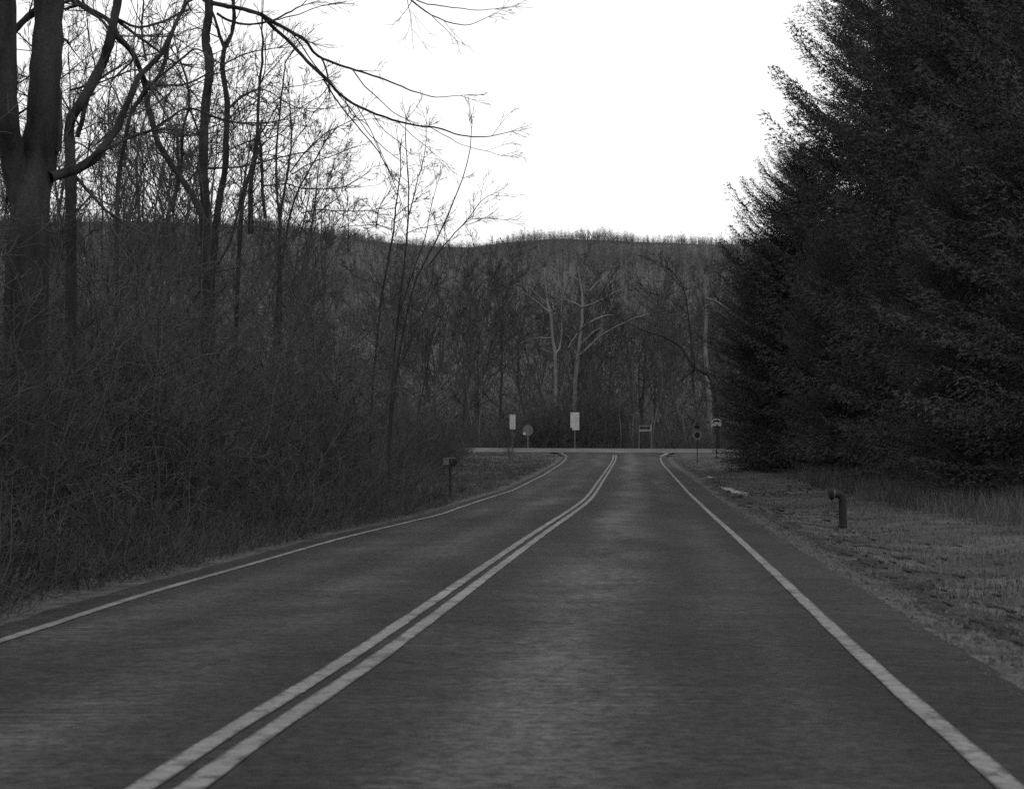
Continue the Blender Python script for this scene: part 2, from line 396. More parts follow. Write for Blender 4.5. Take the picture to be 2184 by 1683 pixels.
def bare_tree(name, height, r0, loc, barkm, twigm, kids=(5, 5, 4), limbs=14, lean=(0, 0), clear=.3, rmin=.006, up=.25, spread=(.5, 1.0), lim=(.25, .42)):
    """an Empty with trunk and branches, modelled round its own base"""
    e = empty(name, loc)
    tr = Tubes(); n = 14; P = [np.zeros(3)]; d = unit(np.array([lean[0], lean[1], 1.0]))
    for i in range(n - 1):
        d = unit(d + R.normal(size=3) * .10 + np.array([0, 0, .07])); P.append(P[-1] + d * height / (n - 1))
    P = np.array(P); P[0, 2] -= .25
    rad = r0 * (1 - .88 * np.linspace(0, 1, n)); rad[0] *= 1.35
    tr.add(P, np.maximum(rad, rmin), 8); tr.build('trunk', barkm, e)
    br = Tubes()
    for k in range(limbs):
        f = (clear + (1 - clear) * ((k + R.uniform(0, 1)) / limbs) ** .9) * (n - 1); f = min(f, n - 1.01)
        i = int(f); q = P[i] + (P[i+1] - P[i]) * (f - i)
        a = R.uniform(*spread); dd = unit(P[i+1] - P[i]); nd = dd * math.cos(a) + perp(dd) * math.sin(a)
        L = height * R.uniform(*lim) * (1.1 - .7 * (f / (n - 1) - clear))
        grow(br, q, nd, L, max(rad[i] * R.uniform(.3, .5), rmin*1.4), 0, up, .14, kids, 7, rmin, (5, 3, 3, 3), (.32, .65), (.35, .85))
    br.build('branches', twigm, e)
    return e

# --------------------------------------------------------------- the trees at the left, one by one
def hero(name, label, Y, trunk, limbs, dens=1.0, twig=.0048, m=None, tw=None, tl=(.5, 1.6), upt=.12, kids=(5, 4, 3), cat='tree', group=None, tmin=.0, lim_twigs=1.0, base=None, rowmax=1e9):
    """trunk, limbs: ([(px,row)...], width0, width1[, depth drift]) in frame pixels, built at distance Y with real thickness"""
    m = m or M['bark']; tw = tw or M['twig']
    def world(pts, drift):
        k = len(pts); ph = R.uniform(0, 6)
        return np.array([at(px, r, Y + drift * i / max(1, k - 1) + .12 * math.sin(ph + i * 1.7)) for i, (px, r) in enumerate(pts)])
    def fine(P, per=3):
        s = np.arange(len(P)); u = np.linspace(0, len(P) - 1, (len(P) - 1) * per + 1)
        Q = np.stack([np.interp(u, s, P[:, c]) for c in range(3)], -1)
        K = Q.copy(); K[1:-1] = (Q[:-2] + 2 * Q[1:-1] + Q[2:]) / 4
        K[1:-1] += R.normal(size=K[1:-1].shape) * .004 * Y / 40
        return K
    tp = world(trunk[0], 0)
    bx, by = tp[0][0], tp[0][1]
    if base: bx = (base - CX) / F * Y
    b = np.array([bx, Y, gz(bx, Y) - .2])
    tp = np.vstack([b, tp]) if tp[0][2] > b[2] + .5 else tp
    e = empty(name, (bx, Y, gz(bx, Y)))
    org = np.array([bx, Y, gz(bx, Y)])
    tag(e, label, cat, group)
    tws = Tubes()
    def put(pn, P, w0, w1, k, ts):
        Q = fine(P); r = np.linspace(w0, w1, len(Q)) / 2 / F * Y
        r = r * (1 + R.normal(0, .05, len(Q)))
        tb = Tubes(); tb.add(Q, r, k); tb.build(pn, m, e, org)
        seg = np.linalg.norm(np.diff(Q, axis=0), axis=1); tot = seg.sum(); cum = np.concatenate([[0], np.cumsum(seg)])
        nn = int(tot * 3.2 * dens * ts)
        for _ in range(nn):
            s = R.uniform(.03, 1) * tot; i = min(np.searchsorted(cum, s) - 1, len(Q) - 2); i = max(i, 0)
            q = Q[i] + (Q[i+1] - Q[i]) * ((s - cum[i]) / seg[i])
            if (EYE - q[2]) / Y * F + HZ > rowmax: continue
            dd = unit(Q[i+1] - Q[i]); a = R.uniform(.6, 1.2); nd = dd * math.cos(a) + perp(dd) * math.sin(a)
            L = R.uniform(*tl) * (1.15 - .5 * s / tot)
            grow(tws, q, nd, L, min(r[i] * .45, .008 * L + .003), 1, upt, .13, kids, 6, twig, (5, 4, 3, 3), (.4, .8), (.35, .85))
        # the tip breaks up into twigs
        dd = unit(Q[-1] - Q[-2])
        for _ in range(3):
            grow(tws, Q[-1], dd + R.normal(size=3) * .3, R.uniform(*tl) * .7, max(r[-1] * .7, twig), 1, upt, .12, (3, 2, 2), 6, twig, (5, 4, 3, 3), (.4, .8), (.3, .7))
    put('trunk', tp, trunk[1], trunk[2], 12, .6)
    for l in limbs:
        put('limb', world(l[0], l[3] if len(l) > 3 else R.uniform(-1.2, 1.2)), l[1], l[2], 8, lim_twigs)
    tws.build('twigs', tw, e, org)
    return e
z5 = lambda L: [(x*.3114, y*.3114) for x, y in L]
z6 = lambda L: [(436.8 + x*.3323, y*.3323) for x, y in L]

hero('broadleaf_tree', 'thickest bare tree at the far left with a huge double trunk', 26,
     ([(52,1000),(54,700),(60,520),(66,420),(80,360),(89,300),(94,200),(99,120),(105,13),(108,-120)], 106, 56),
     [([(56,440),(40,390),(26,330),(14,260),(11,180),(11,13),(8,-120)], 62, 44, -.6),
      ([(14,130),(24,75),(44,50),(68,30),(90,16)], 14, 17, .2),
      (z5([(330,1220),(440,1185),(560,1150),(640,1090),(700,1020),(800,890),(850,760),(900,650),(950,520),(1010,470),(1100,380),(1170,240),(1220,130),(1280,20)]), 24, 7, 1.5),
      (z5([(400,1040),(410,880),(405,700),(390,520),(400,380),(440,260),(470,300)]), 15, 5, .5),
      (z5([(560,1160),(640,1060),(760,1010),(870,950),(1000,905),(1050,895)]), 9, 4, 1),
      (z5([(60,1300),(40,1380),(70,1440)]), 5, 4, .3),
      (z5([(100,800),(160,760),(200,730)]), 6, 4, .2),(z5([(95,590),(150,560),(210,520)]), 4, 3, .1)],
     dens=.75, twig=.0034, tl=(.5, 1.3), rowmax=560)
hero('broadleaf_tree', 'bare tree leaning right just beside the thickest double trunk at the far left', 31,
     (z5([(485,2400),(484,1800),(486,1400),(482,1100),(470,930),(480,820),(560,700),(640,560),(700,440),(750,300),(775,170),(800,50),(820,-150)]), 26, 19),
     [(z5([(480,1170),(560,1260),(640,1350),(720,1440)]), 8, 6, -.5),
      (z5([(530,940),(570,800),(600,660),(660,560)]), 11, 9, 0),
      (z5([(780,250),(700,140),(620,90),(540,40)]), 6, 5, .5),
      (z5([(775,230),(900,350),(960,480),(1000,560)]), 12, 9, .8),
      (z5([(780,120),(950,200),(1120,150),(1240,90),(1300,60)]), 6, 4, 1),
      (z5([(800,140),(900,220),(1000,290),(1110,370),(1180,420)]), 7, 4, .7),
      (z5([(480,620),(560,600),(680,570),(800,520),(900,480)]), 5, 3, .3)],
     dens=.9, twig=.0038, tl=(.5, 1.5), rowmax=540)
hero('slender_tree', 'slim bare tree rising just right of the leaning tree at the far left', 37,
     (z5([(790,2400),(795,1800),(800,1450),(812,1200),(850,1000),(880,850),(890,790),(950,700),(1010,610),(1060,560),(1110,480),(1150,320),(1210,150),(1260,40)]), 11, 6),
     [(z5([(760,1030),(740,820),(745,650),(790,430),(800,300)]), 4, 2), (z5([(960,980),(980,1100),(990,1250),(975,1440)]), 3, 3),
      (z5([(720,1100),(720,900),(715,780)]), 3, 2), (z5([(1060,560),(1150,480),(1250,400),(1330,330),(1400,360)]), 6, 3),
      (z5([(1000,420),(970,250),(975,120),(985,20)]), 5, 4)],
     dens=1.1, twig=.0042, tl=(.5, 1.6), rowmax=520)
hero('crooked_tree', 'crooked bare tree whose trunk bows left against the sky beside two straight trunks', 44,
     (z5([(1390,2400),(1400,1800),(1390,1480),(1290,1290),(1180,1140),(1080,980),(1050,850),(1010,740),(1000,640),(985,560),(940,420),(890,330),(800,240),(740,130),(650,90),(560,30)]), 15, 9),
     [(z5([(1225,1200),(1250,1080),(1245,960),(1260,850),(1300,720),(1290,590),(1250,450),(1225,410)]), 6, 4),
      (z5([(1290,1240),(1340,1180),(1400,1155),(1560,1150),(1683,1140)]), 5, 3),
      (z5([(1300,740),(1340,850),(1365,920)]), 4, 4),
      (z5([(1180,1450),(1200,1340),(1225,1210)]), 9, 8),
      (z5([(1070,870),(1150,820),(1220,765),(1300,740),(1420,780),(1560,830),(1683,850)]), 5, 3),
      (z5([(1060,590),(1150,590),(1250,585),(1330,555),(1400,520)]), 5, 4),
      (z5([(1060,905),(1120,905),(1240,935),(1340,920)]), 4, 3),
      (z5([(880,945),(960,920),(1050,895)]), 6, 5)],
     dens=.9, twig=.0044, tl=(.5, 1.7), rowmax=520)
hero('straight_tree', 'tall straight bare tree holding the long limb that arches over the road side', 46,
     (z5([(1410,2500),(1412,1900),(1408,1450),(1392,1150),(1395,900),(1405,720),(1432,540),(1440,430),(1408,300),(1412,200),(1430,120),(1432,30),(1420,-200),(1400,-500)]), 22, 17),
     [(z6([(40,20),(150,42),(250,60),(370,98),(410,150),(480,210),(600,330),(690,430),(790,520),(860,600),(950,670),(1100,735),(1250,785),(1400,815),(1500,818),(1600,860),(1720,882),(1830,880),(1970,845)]), 10, 1.7, 2.0),
      (z6([(360,92),(450,150),(550,205),(650,260),(690,330),(750,380),(870,420),(960,450),(1080,485),(1200,530),(1300,575),(1380,600),(1480,630),(1640,615)]), 8, 1.4, 1.0),
      (z6([(750,380),(775,430),(790,490)]), 4, 3.4, .2),
      (z6([(560,215),(620,290),(680,390),(780,500)]), 3, 2.5, .5),
      (z6([(950,450),(1020,550),(1120,640),(1200,720),(1290,765)]), 2.6, 1.6, .4),
      (z6([(760,510),(850,650),(940,770),(1040,880),(1120,980),(1200,1130),(1260,1300)]), 3.6, 1.4, 1),
      (z6([(850,600),(930,690),(980,760),(1060,870),(1160,960),(1210,1000)]), 2.4, 1.4, .6),
      (z6([(900,640),(940,740),(1050,800),(1090,900),(1150,1040)]), 2, 1.2, .5),
      (z6([(980,690),(1040,790),(1110,930),(1180,1090),(1230,1160)]), 2, 1.2, .8),
      (z6([(1080,730),(1130,820),(1230,900),(1320,990)]), 1.8, 1.2, .8),
      (z6([(1240,785),(1330,870),(1420,940)]), 1.8, 1.1, .4),
      (z6([(1450,820),(1560,880),(1640,930),(1800,970),(1900,1000)]), 1.8, 1, .6),
      (z6([(940,775),(1000,772),(1080,765)]), 1.8, 1.2, .2),
      (z6([(80,90),(150,135),(250,160),(350,152),(430,140),(520,90),(620,40)]), 6, 3, .5),
      (z6([(350,150),(480,125),(600,95),(690,60),(740,42)]), 3, 1.8, .6),
      (z6([(-20,-300),(300,-440),(800,-360),(1150,-160),(1340,20),(1450,100),(1600,160),(1700,165),(1820,110)]), 6, 1.2, 3),
      (z6([(1150,-120),(1380,20),(1520,40),(1620,55),(1740,70),(1860,60)]), 3, 1.2, 1)],
     dens=.2, twig=.0034, tl=(.4, 1.3), upt=-.05, rowmax=520, lim_twigs=.9, kids=(4, 3, 2))
hero('straight_tree', 'straight bare tree forking near its top, close right of the tall straight trunk', 48,
     (z5([(1440,2500),(1450,1900),(1490,1430),(1520,1280),(1545,1150),(1550,900),(1562,720),(1535,560),(1520,430),(1540,320),(1590,230),(1605,120),(1600,20),(1590,-150)]), 17, 7),
     [(z5([(1538,330),(1500,240),(1478,150),(1440,60)]), 8, 5), (z5([(1570,740),(1620,690),(1683,650)]), 5, 4),
      (z6([(180,690),(220,620),(340,570),(420,590),(500,650),(580,690)]), 4, 2, 1),
      (z6([(10,740),(180,790),(330,790)]), 4, 3, .4), (z6([(130,410),(250,350),(350,325),(470,310)]), 3.2, 2, .7)],
     dens=1.0, twig=.0044, tl=(.5, 1.6), rowmax=520)
hero('slender_tree', 'slim bare tree with a split lower trunk, standing between forked tree and the saplings', 54,
     (z6([(190,2600),(205,1900),(232,1370),(260,1200),(320,1010),(335,880),(342,750),(350,560),(368,400),(372,240),(365,200)]), 11, 4),
     [(z6([(295,1500),(292,1370),(296,1150),(325,1000)]), 12, 10, 0), (z6([(390,1400),(372,1250),(366,1120),(365,1000),(350,870)]), 7, 6, .5),
      (z6([(350,560),(385,470),(390,380)]), 3, 2), (z6([(340,770),(400,900),(480,860)]), 3, 2), (z6([(10,1085),(150,1080),(280,1068),(480,1010),(640,980)]), 4.5, 2.5, 1),
      (z6([(330,890),(230,930),(140,970)]), 3.5, 2.5),(z6([(330,320),(322,400),(345,500)]), 2, 2)],
     dens=1.2, twig=.0048, tl=(.5, 1.7), rowmax=520)
hero('slender_tree', 'slim bare tree with long thin branches reaching up to the right over the hill line', 57,
     (z6([(470,2600),(470,1900),(482,1390),(505,1260),(525,1150),(540,1050),(552,960),(560,840),(545,700),(540,600)]), 8, 2),
     [(z6([(545,1110),(640,980),(770,860),(850,820),(940,775)]), 3.2, 1.8, 1.5), (z6([(560,1120),(640,1070),(720,1030),(830,1000),(935,955)]), 2.8, 1.8, 1),
      (z6([(553,960),(590,890),(620,850),(660,800),(700,720),(745,680)]), 2.6, 1.6, 1),
      (z6([(360,1195),(440,1190),(530,1180),(620,1212),(780,1218),(900,1200)]), 3.4, 1.8, .5)],
     dens=1.1, twig=.0048, tl=(.5, 1.6), rowmax=540)
hero('slender_tree', 'very thin upright bare tree with a bent tip, left of the long reaching branches', 56,
     (z6([(488,2600),(490,1900),(480,1390),(462,1250),(458,1100),(458,980),(470,820),(484,690),(500,560),(512,460),(516,400),(540,368)]), 6, 2.5),
     [(z6([(505,565),(600,555),(740,520)]), 2, 1.4), (z6([(484,690),(420,720),(390,650)]), 2.4, 1.6), (z6([(484,780),(600,700),(740,620)]), 2.4, 1.5)],
     dens=1.2, twig=.0048, tl=(.4, 1.4), rowmax=540)
hero('sapling', 'thin sapling leaning right above the thicket, just right of the slim reaching tree', 60,
     (z6([(420,2700),(460,1900),(540,1390),(580,1270),(620,1180),(700,1040),(735,980),(772,910)]), 6, 2.5),
     [(z6([(600,1350),(640,1280),(650,1200)]), 2.5, 2), (z6([(640,1440),(760,1340),(860,1270),(880,1220)]), 2.6, 1.6), (z6([(620,1370),(740,1345),(830,1355),(1000,1360),(1120,1340)]), 2.6, 1.5)],
     dens=1.3, twig=.0048, tl=(.4, 1.3), rowmax=640)
hero('sapling', 'thin sapling with arching twigs, third from the right along the hill line', 63,
     (z6([(1060,2700),(1120,2000),(1180,1650),(1215,1460),(1225,1340),(1242,1220),(1260,1070),(1255,1000)]), 5, 2),
     [(z6([(1200,1480),(1110,1440),(1000,1450),(900,1455)]), 2, 1.4), (z6([(1100,1470),(1110,1370),(1130,1310),(1172,1250)]), 2.4, 1.6),
      (z6([(920,1620),(920,1420),(915,1290)]), 2.2, 1.5), (z6([(1215,1400),(1290,1330),(1340,1300)]), 2, 1.4)],
     dens=1.2, twig=.0048, tl=(.4, 1.3), rowmax=680)
hero('sapling', 'tall thin sapling forking into two upright wands against the sky, second from the right', 64,
     (z6([(1180,2800),(1230,2100),(1280,1700),(1300,1480),(1310,1300),(1302,1100),(1290,950),(1290,770)]), 5.5, 1.6),
     [(z6([(1312,1380),(1340,1270),(1360,1180),(1400,1040),(1420,940),(1425,800)]), 2.8, 1.2), (z6([(1290,1500),(1370,1470),(1470,1445)]), 2, 1.3),
      (z6([(1250,2000),(1330,1760),(1420,1520),(1450,1340),(1490,1190)]), 3, 1.2)],
     dens=1.1, twig=.0044, tl=(.4, 1.3), rowmax=700)
hero('sapling', 'long thin sapling leaning right over the hill line, rightmost of the left-hand growth', 66,
     (z6([(1180,2900),(1240,2300),(1330,1850),(1420,1660),(1500,1520),(1600,1290),(1680,1080),(1705,950),(1715,800)]), 5, 1.3),
     [(z6([(1440,1700),(1540,1570),(1640,1460),(1700,1400),(1760,1300),(1835,1252)]), 3, 1.3), (z6([(1600,1500),(1710,1395),(1930,1412)]), 1.8, 1.2),
      (z6([(1280,2300),(1400,2000),(1520,1760)]), 3, 1.6)],
     dens=.9, twig=.0044, tl=(.4, 1.3), rowmax=800)

# --------------------------------------------------------------- procedural bare trees: background left and behind the junction
protos = []
for k in range(5):
    p = bare_tree('woodland_tree', 15, .13, (0, 0, 0), M['woodbark'], M['twig'], kids=(5, 5, 4), limbs=13, clear=.16 + .03*k, rmin=.0058, lean=(R.uniform(-.06, .06), R.uniform(-.05, .05)))
    protos.append(p)
used = [False] * 5
def place(protos, used, k, x, y, s, rz, label, cat, group, sz=None):
    o = protos[k] if not used[k] else copy_tree(protos[k])
    used[k] = True
    o.location = (x, y, gz(x, y) - .05); o.rotation_euler = (0, 0, rz); o.scale = (s, s, sz or s)
    tag(o, label, cat, group); return o
G1 = 'bare trees crowding the wood on the left of the road'
spots = []
for i in range(38):
    Y = R.uniform(48, 150)
    px = R.uniform(-60, 830) if i % 2 else R.uniform(-60, 500)
    x = (px - CX) / F * Y
    if x > wood(Y) - .9: x = wood(Y) - .9 - R.uniform(0, 3)
    px = x / Y * F + CX
    toprow = np.interp(px, [0, 350, 520, 650, 760, 900, 1000], [150, 200, 290, 370, 430, 540, 600]) + R.uniform(-60, 160)
    h = (HZ - toprow) / F * Y + 1.4
    spots.append((x, Y, h))
for i, (x, Y, h) in enumerate(spots):
    place(protos, used, i % 5, x, Y, h / 15, R.uniform(0, 6.28), 'slim bare tree in the tangled wood left of the road', 'tree', G1)

mid = []
for k in range(4):
    mid.append(bare_tree('roadside_tree', 15, .16, (0, 0, 0), M['woodbark'], M['brush'], kids=(5, 4, 3), limbs=14, clear=.3, rmin=.013, lean=(R.uniform(-.04, .04), 0)))
um = [False] * 4
G2 = 'bare trees standing behind the crossroad'
for i in range(64):
    Y = R.uniform(182, 270); px = R.uniform(840, 1800)
    if 1060 < px < 1420 and Y < 212: Y += 34
    x = (px - CX) / F * Y; top = R.uniform(580, 720); h = (HZ - top) / F * Y + 3
    place(mid, um, i % 4, x, Y, h / 15, R.uniform(0, 6.28), 'bare tree with thin trunk in the wood behind the crossroad', 'tree', G2)
pale = []
for k in range(2):
    pale.append(bare_tree('birch_tree', 11, .08, (0, 0, 0), M['dull_pale'], M['brush'], kids=(3, 3), limbs=10, clear=.45, rmin=.012))
ub = [False] * 2
for i, px in enumerate([1024, 1259, 1276, 1297, 1322, 1345, 1352, 1395, 1432, 1462, 1010, 1180]):
    Y = 176 + R.uniform(0, 10); x = (px - CX) / F * Y
    place(pale, ub, i % 2, x, Y, R.uniform(.6, .85), R.uniform(0, 6), 'pale thin trunk standing out in the wood behind the crossroad', 'tree', 'pale thin trunks behind the crossroad')

z3 = lambda L: [(1004.6 + x*.3, 480.5 + y*.3) for x, y in L]
hero('sycamore_tree', 'pale branched sycamore behind the white rectangular sign, left of its larger neighbour', 196,
     (z3([(600,1500),(600,1100),(600,905),(582,830),(572,700),(560,620),(545,560),(530,430),(520,300)]), 9, 3),
     [(z3([(600,915),(630,880),(645,780),(640,600),(650,440)]), 4.5, 1.8, 1), (z3([(560,620),(500,570),(430,520),(360,460),(300,430)]), 4, 1.5, -2),
      (z3([(545,560),(480,500),(410,430)]), 2.5, 1.4, 1), (z3([(600,905),(540,900),(500,870)]), 2.5, 1.5), (z3([(572,800),(500,800),(430,805),(350,840)]), 3, 1.4, 1)],
     dens=.35, twig=.015, m=M['pale_bark'], tw=M['brush'], tl=(1, 3), kids=(4, 3))
hero('sycamore_tree', 'large pale sycamore with long limbs sweeping right, behind the white rectangular sign', 192,
     (z3([(730,1500),(735,1150),(760,930),(775,800),(790,690),(790,580),(792,500),(775,400),(760,300)]), 10, 2.5),
     [(z3([(765,930),(810,890),(880,820),(950,765),(1020,730),(1090,690),(1180,655),(1270,630)]), 5, 1.8, -3),
      (z3([(770,850),(800,820),(860,765),(920,725)]), 4, 2, 1), (z3([(770,760),(820,705),(880,670),(960,640),(1020,640)]), 4.4, 2, 2),
      (z3([(790,580),(850,565),(930,530),(990,490),(1080,450),(1120,430)]), 3.8, 1.6, -2), (z3([(840,470),(900,400),(990,330)]), 3, 1.6, 1),
      (z3([(790,580),(740,555),(680,530),(630,528)]), 3, 1.5, 1), (z3([(775,400),(720,360),(670,325)]), 2.4, 1.4, 1), (z3([(690,870),(720,820),(760,770)]), 4, 3, 0)],
     dens=.3, twig=.015, m=M['pale_bark'], tw=M['brush'], tl=(1, 3), kids=(4, 3))
hero('sycamore_tree', 'tall pale trunk beside the conifers, behind the round topped sign', 186,
     (z3([(1700,1500),(1695,1250),(1680,1080),(1668,940),(1665,780),(1675,640),(1670,500),(1660,350)]), 13, 5),
     [(z3([(1670,520),(1740,540),(1830,600)]), 6, 3, -2), (z3([(1670,640),(1620,520),(1600,420)]), 3, 1.5, 1)],
     dens=.3, twig=.016, m=M['dull_pale'], tw=M['brush'], tl=(1, 3), kids=(4, 3))
hero('dark_tree', 'dark bare tree arching left in front of the tall pale trunk by the conifers', 174,
     (z3([(1760,1500),(1740,1200),(1690,1060),(1610,1030),(1550,960),(1500,870),(1440,830),(1370,790),(1320,775),(1240,755),(1130,700),(1020,640),(980,600)]), 8, 1.6),
     [(z3([(1540,560),(1480,580),(1400,520),(1300,490),(1200,470)]), 2.5, 1.2, 1), (z3([(1600,1030),(1560,800),(1545,640),(1520,460),(1440,330),(1320,260)]), 5, 1.5, 1),
      (z3([(1530,450),(1490,430),(1430,370),(1360,300)]), 3, 1.5, 1), (z3([(1690,1060),(1600,1010),(1560,1050)]), 10, 5, .5)],
     dens=.5, twig=.014, m=M['iron'], tw=M['bark'], tl=(1, 3.2), kids=(4, 3))

# --------------------------------------------------------------- shrubs in the thicket
def shrub(h, stems, kids=(5, 5), rmin=.0032, up=.12, m='brush'):
    e = empty('shrub', (0, 0, 0)); tb = Tubes()
    for _ in range(stems):
        a = R.uniform(0, 6.28); tilt = R.uniform(.02, .6)
        d = np.array([math.cos(a) * math.sin(tilt), math.sin(a) * math.sin(tilt), math.cos(tilt)])
        b = np.array([R.normal(0, .25), R.normal(0, .25), -.1])
        grow(tb, b, d, h * R.uniform(.45, 1.05), .008, 0, up * R.uniform(-.3, 1), .26, kids, 8, rmin, (4, 3, 3), (.18, .42), (.5, 1.2))
    tb.build('stems', M[m], e); return e
sp = [shrub(3.2, 20, (10, 7)), shrub(2.4, 22, (9, 7)), shrub(4.2, 18, (12, 7)), shrub(1.5, 22, (8, 5))]
us = [False] * 4
G3 = 'bare shrubs making the tangled thicket beside the left edge of the road'
for i in range(110):
    Y = 17 + 44 * R.uniform(0, 1) ** 1.1
    off = .58 + R.uniform(0, 1) ** 1.4 * (5 + Y * .05)
    x = float(edgeL(Y)) - off - .2
    k = (3 if off < 1.7 else i % 3)
    s = R.uniform(.8, 1.25) * (1.45 if off > 2.6 else 1.05)
    place(sp, us, k, x, Y, s, R.uniform(0, 6.28), 'tangled leafless shrub in the thicket along the left roadside', 'shrub', G3)
for i in range(26):
    Y = R.uniform(85, 158); x = wood(Y) - R.uniform(.2, 6)
    place(sp, us, i % 3, x, Y, R.uniform(.8, 1.4), R.uniform(0, 6.28), 'leafless shrub at the wood edge beyond the mailbox', 'shrub', 'bare shrubs at the wood edge towards the crossroad')
def one_shrub(k, px, Y, s, label):
    x = (px - CX) / F * Y
    o = copy_tree(sp[k]); o.location = (x, Y, gz(x, Y)); o.scale = (s, s, s); o.rotation_euler = (0, 0, px)
    for key in ('group',):
        if key in o: del o[key]
    tag(o, label, 'shrub'); return o
for i in range(16):
    Y = R.uniform(177, 184); px = R.uniform(1130, 1300); x = (px - CX) / F * Y
    place(sp, us, i % 3, x, Y, R.uniform(1.5, 2.3), R.uniform(0, 6.28), 'low leafless shrub along the far side of the crossroad', 'shrub', 'bare shrubs behind the crossroad')
one_shrub(3, 1084, 158, .9, 'small lone shrub below the narrow white sign at the crossroad')
one_shrub(3, 938, 64, .8, 'low tangled shrub just left of the mailbox')
one_shrub(3, 985, 74, .55, 'low dry shrub just right of the mailbox')
for i in range(60):
    Y = R.uniform(176, 196); px = R.uniform(820, 1800); x = (px - CX) / F * Y
    place(sp, us, i % 3, x, Y, R.uniform(.9, 1.5), R.uniform(0, 6.28), 'low leafless shrub along the far side of the crossroad', 'shrub', 'bare shrubs behind the crossroad')

# undergrowth: uncountable fine stems
tb = Tubes()
def stem_at(x, y, h, lean=.35, r=.005, z=None):
    n = 4; d = unit(np.array([R.normal(0, lean), R.normal(0, lean), 1.0])); p = np.array([x, y, (gz(x, y) if z is None else z) - .03]); P = [p]
    for _ in range(n - 1):
        d = unit(d + R.normal(size=3) * .4); P.append(P[-1] + d * h / (n - 1))
    tb.add(np.array(P), r * np.array([1, .85, .7, .4]), 3)
for i in range(26000):
    Y = 15 + 46 * R.uniform(0, 1); off = .32 + abs(R.normal(0, 1)) * 2.6; x = float(np.interp(Y, LY, LX)) - .45 - off
    stem_at(x, Y, R.uniform(.2, .9) * min(1, .3 + off * .4) * 1.3, .8, .0032 + Y * .00006)
for i in range(7000):
    Y = R.uniform(60, 165); x = wood(Y) - abs(R.normal(0, 1)) * 4.5
    stem_at(x, Y, R.uniform(.4, 2.2), .4, .008)
for i in range(16000):
    Y = R.uniform(174, 215); px = R.uniform(780, 1850); stem_at((px - CX) / F * Y, Y, R.uniform(.8, 3.6), .3, .012)
for i in range(20000):
    Y = 20 + 90 * R.uniform(0, 1) ** 1.2; px = R.uniform(-80, 860); x = (px - CX) / F * Y
    if x > wood(Y) - 1.0: continue
    z = gz(x, Y) + R.uniform(0, 1) * min(6.5, Y * .085)
    stem_at(x, Y, R.uniform(.35, 1.1), 1.2, .0036 + Y * .00007, z=z)
o = tb.build('undergrowth', M['brush']); tag(o, 'tangle of fine bare stems filling the woods', 'undergrowth', kind='stuff')

# --------------------------------------------------------------- conifers on the right
def bough(nb=22):
    T = []; B = []
    x = np.linspace(0, 1, nb)
    for i in range(2, nb):
        s = x[i]; axis = np.array([s, 0, -.10 * math.sin(s * PI) + .10 * s * s])
        ln = .34 * (1 - s) ** .7 + .07
        for sd in (-1, 1):
            bl = ln * R.uniform(.7, 1.15); bd = unit(np.array([.75, sd * 1.0, -.12 + R.normal(0, .12)]))
            k = max(5, int(bl / .012))
            for j in range(k):
                f = (j + .6) / k; p = axis + bd * bl * f + R.normal(size=3) * .008 + np.array([0, 0, -.10 * f * f * bl])
                ld = unit(bd * .8 + R.normal(size=3) * .55 + np.array([0.15, 0, .02])); wd = perp(ld)
                L = R.uniform(.022, .042); w = R.uniform(.004, .008)
                T.append([p - wd * w, p + wd * w, p + ld * L])
        for j in range(3):
            ld = unit(np.array([.9, R.normal(0, .5), R.normal(.2, .4)])); wd = perp(ld); p = axis
            T.append([p - wd * .006, p + wd * .006, p + ld * R.uniform(.03, .05)])
    return np.array(T)
BO = [bough() for _ in range(4)]
def conifer(H, prof, dens=11, low=-.12):
    e = empty('conifer', (0, 0, 0))
    tr = Tubes(); n = 10; P = np.stack([R.normal(0, .04, n), R.normal(0, .04, n), np.linspace(-.3, H, n)], -1)
    tr.add(P, np.linspace(.34, .03, n), 10); tr.build('trunk', M['bark'], e)
    VV = []; limbs = Tubes()
    nB = int(H * dens)
    for i in range(nB):
        h = (i + R.uniform(0, 1)) / nB; az = R.uniform(0, 2 * PI)
        rad = np.interp(h, prof[0], prof[1]) * R.uniform(.8, 1.06)
        el = np.interp(h, [0, .2, .5, 1], [low, .10, .42, .85]) + R.normal(0, .08)
        L = max(rad / math.cos(min(el, 1.1)), .5)
        for rep in range(1 if L < 1.6 else 2):
            Tm = BO[R.integers(4)].reshape(-1, 3) * np.array([L, max(L * .75, .9), L * .8])
            if rep: Tm = Tm * .62 + np.array([0, 0, -.12])
            roll = R.normal(0, .3); c, s = math.cos(roll), math.sin(roll)
            Y_, Z_ = Tm[:, 1] * c - Tm[:, 2] * s, Tm[:, 1] * s + Tm[:, 2] * c; X_ = Tm[:, 0]
            c, s = math.cos(el), math.sin(el); X_, Z_ = X_ * c - Z_ * s, X_ * s + Z_ * c
            c, s = math.cos(az + rep * .25), math.sin(az + rep * .25); X_, Y_ = X_ * c - Y_ * s, X_ * s + Y_ * c
            VV.append(np.stack([X_, Y_, Z_ + h * H + .4], -1))
        tip = np.array([L * math.cos(el) * math.cos(az), L * math.cos(el) * math.sin(az), L * math.sin(el)])
        b0 = np.array([0, 0, h * H + .4]); limbs.add(np.stack([b0, b0 + tip * .5 + [0, 0, -.05 * L], b0 + tip * .97]), [.035, .022, .008], 4)
    V = np.concatenate(VV); nt = len(V) // 3
    mesh_np('crown', V, None, np.arange(nt * 3).reshape(-1, 3), M['needle'], e, smooth=False)
    limbs.build('branches', M['bark'], e)
    return e
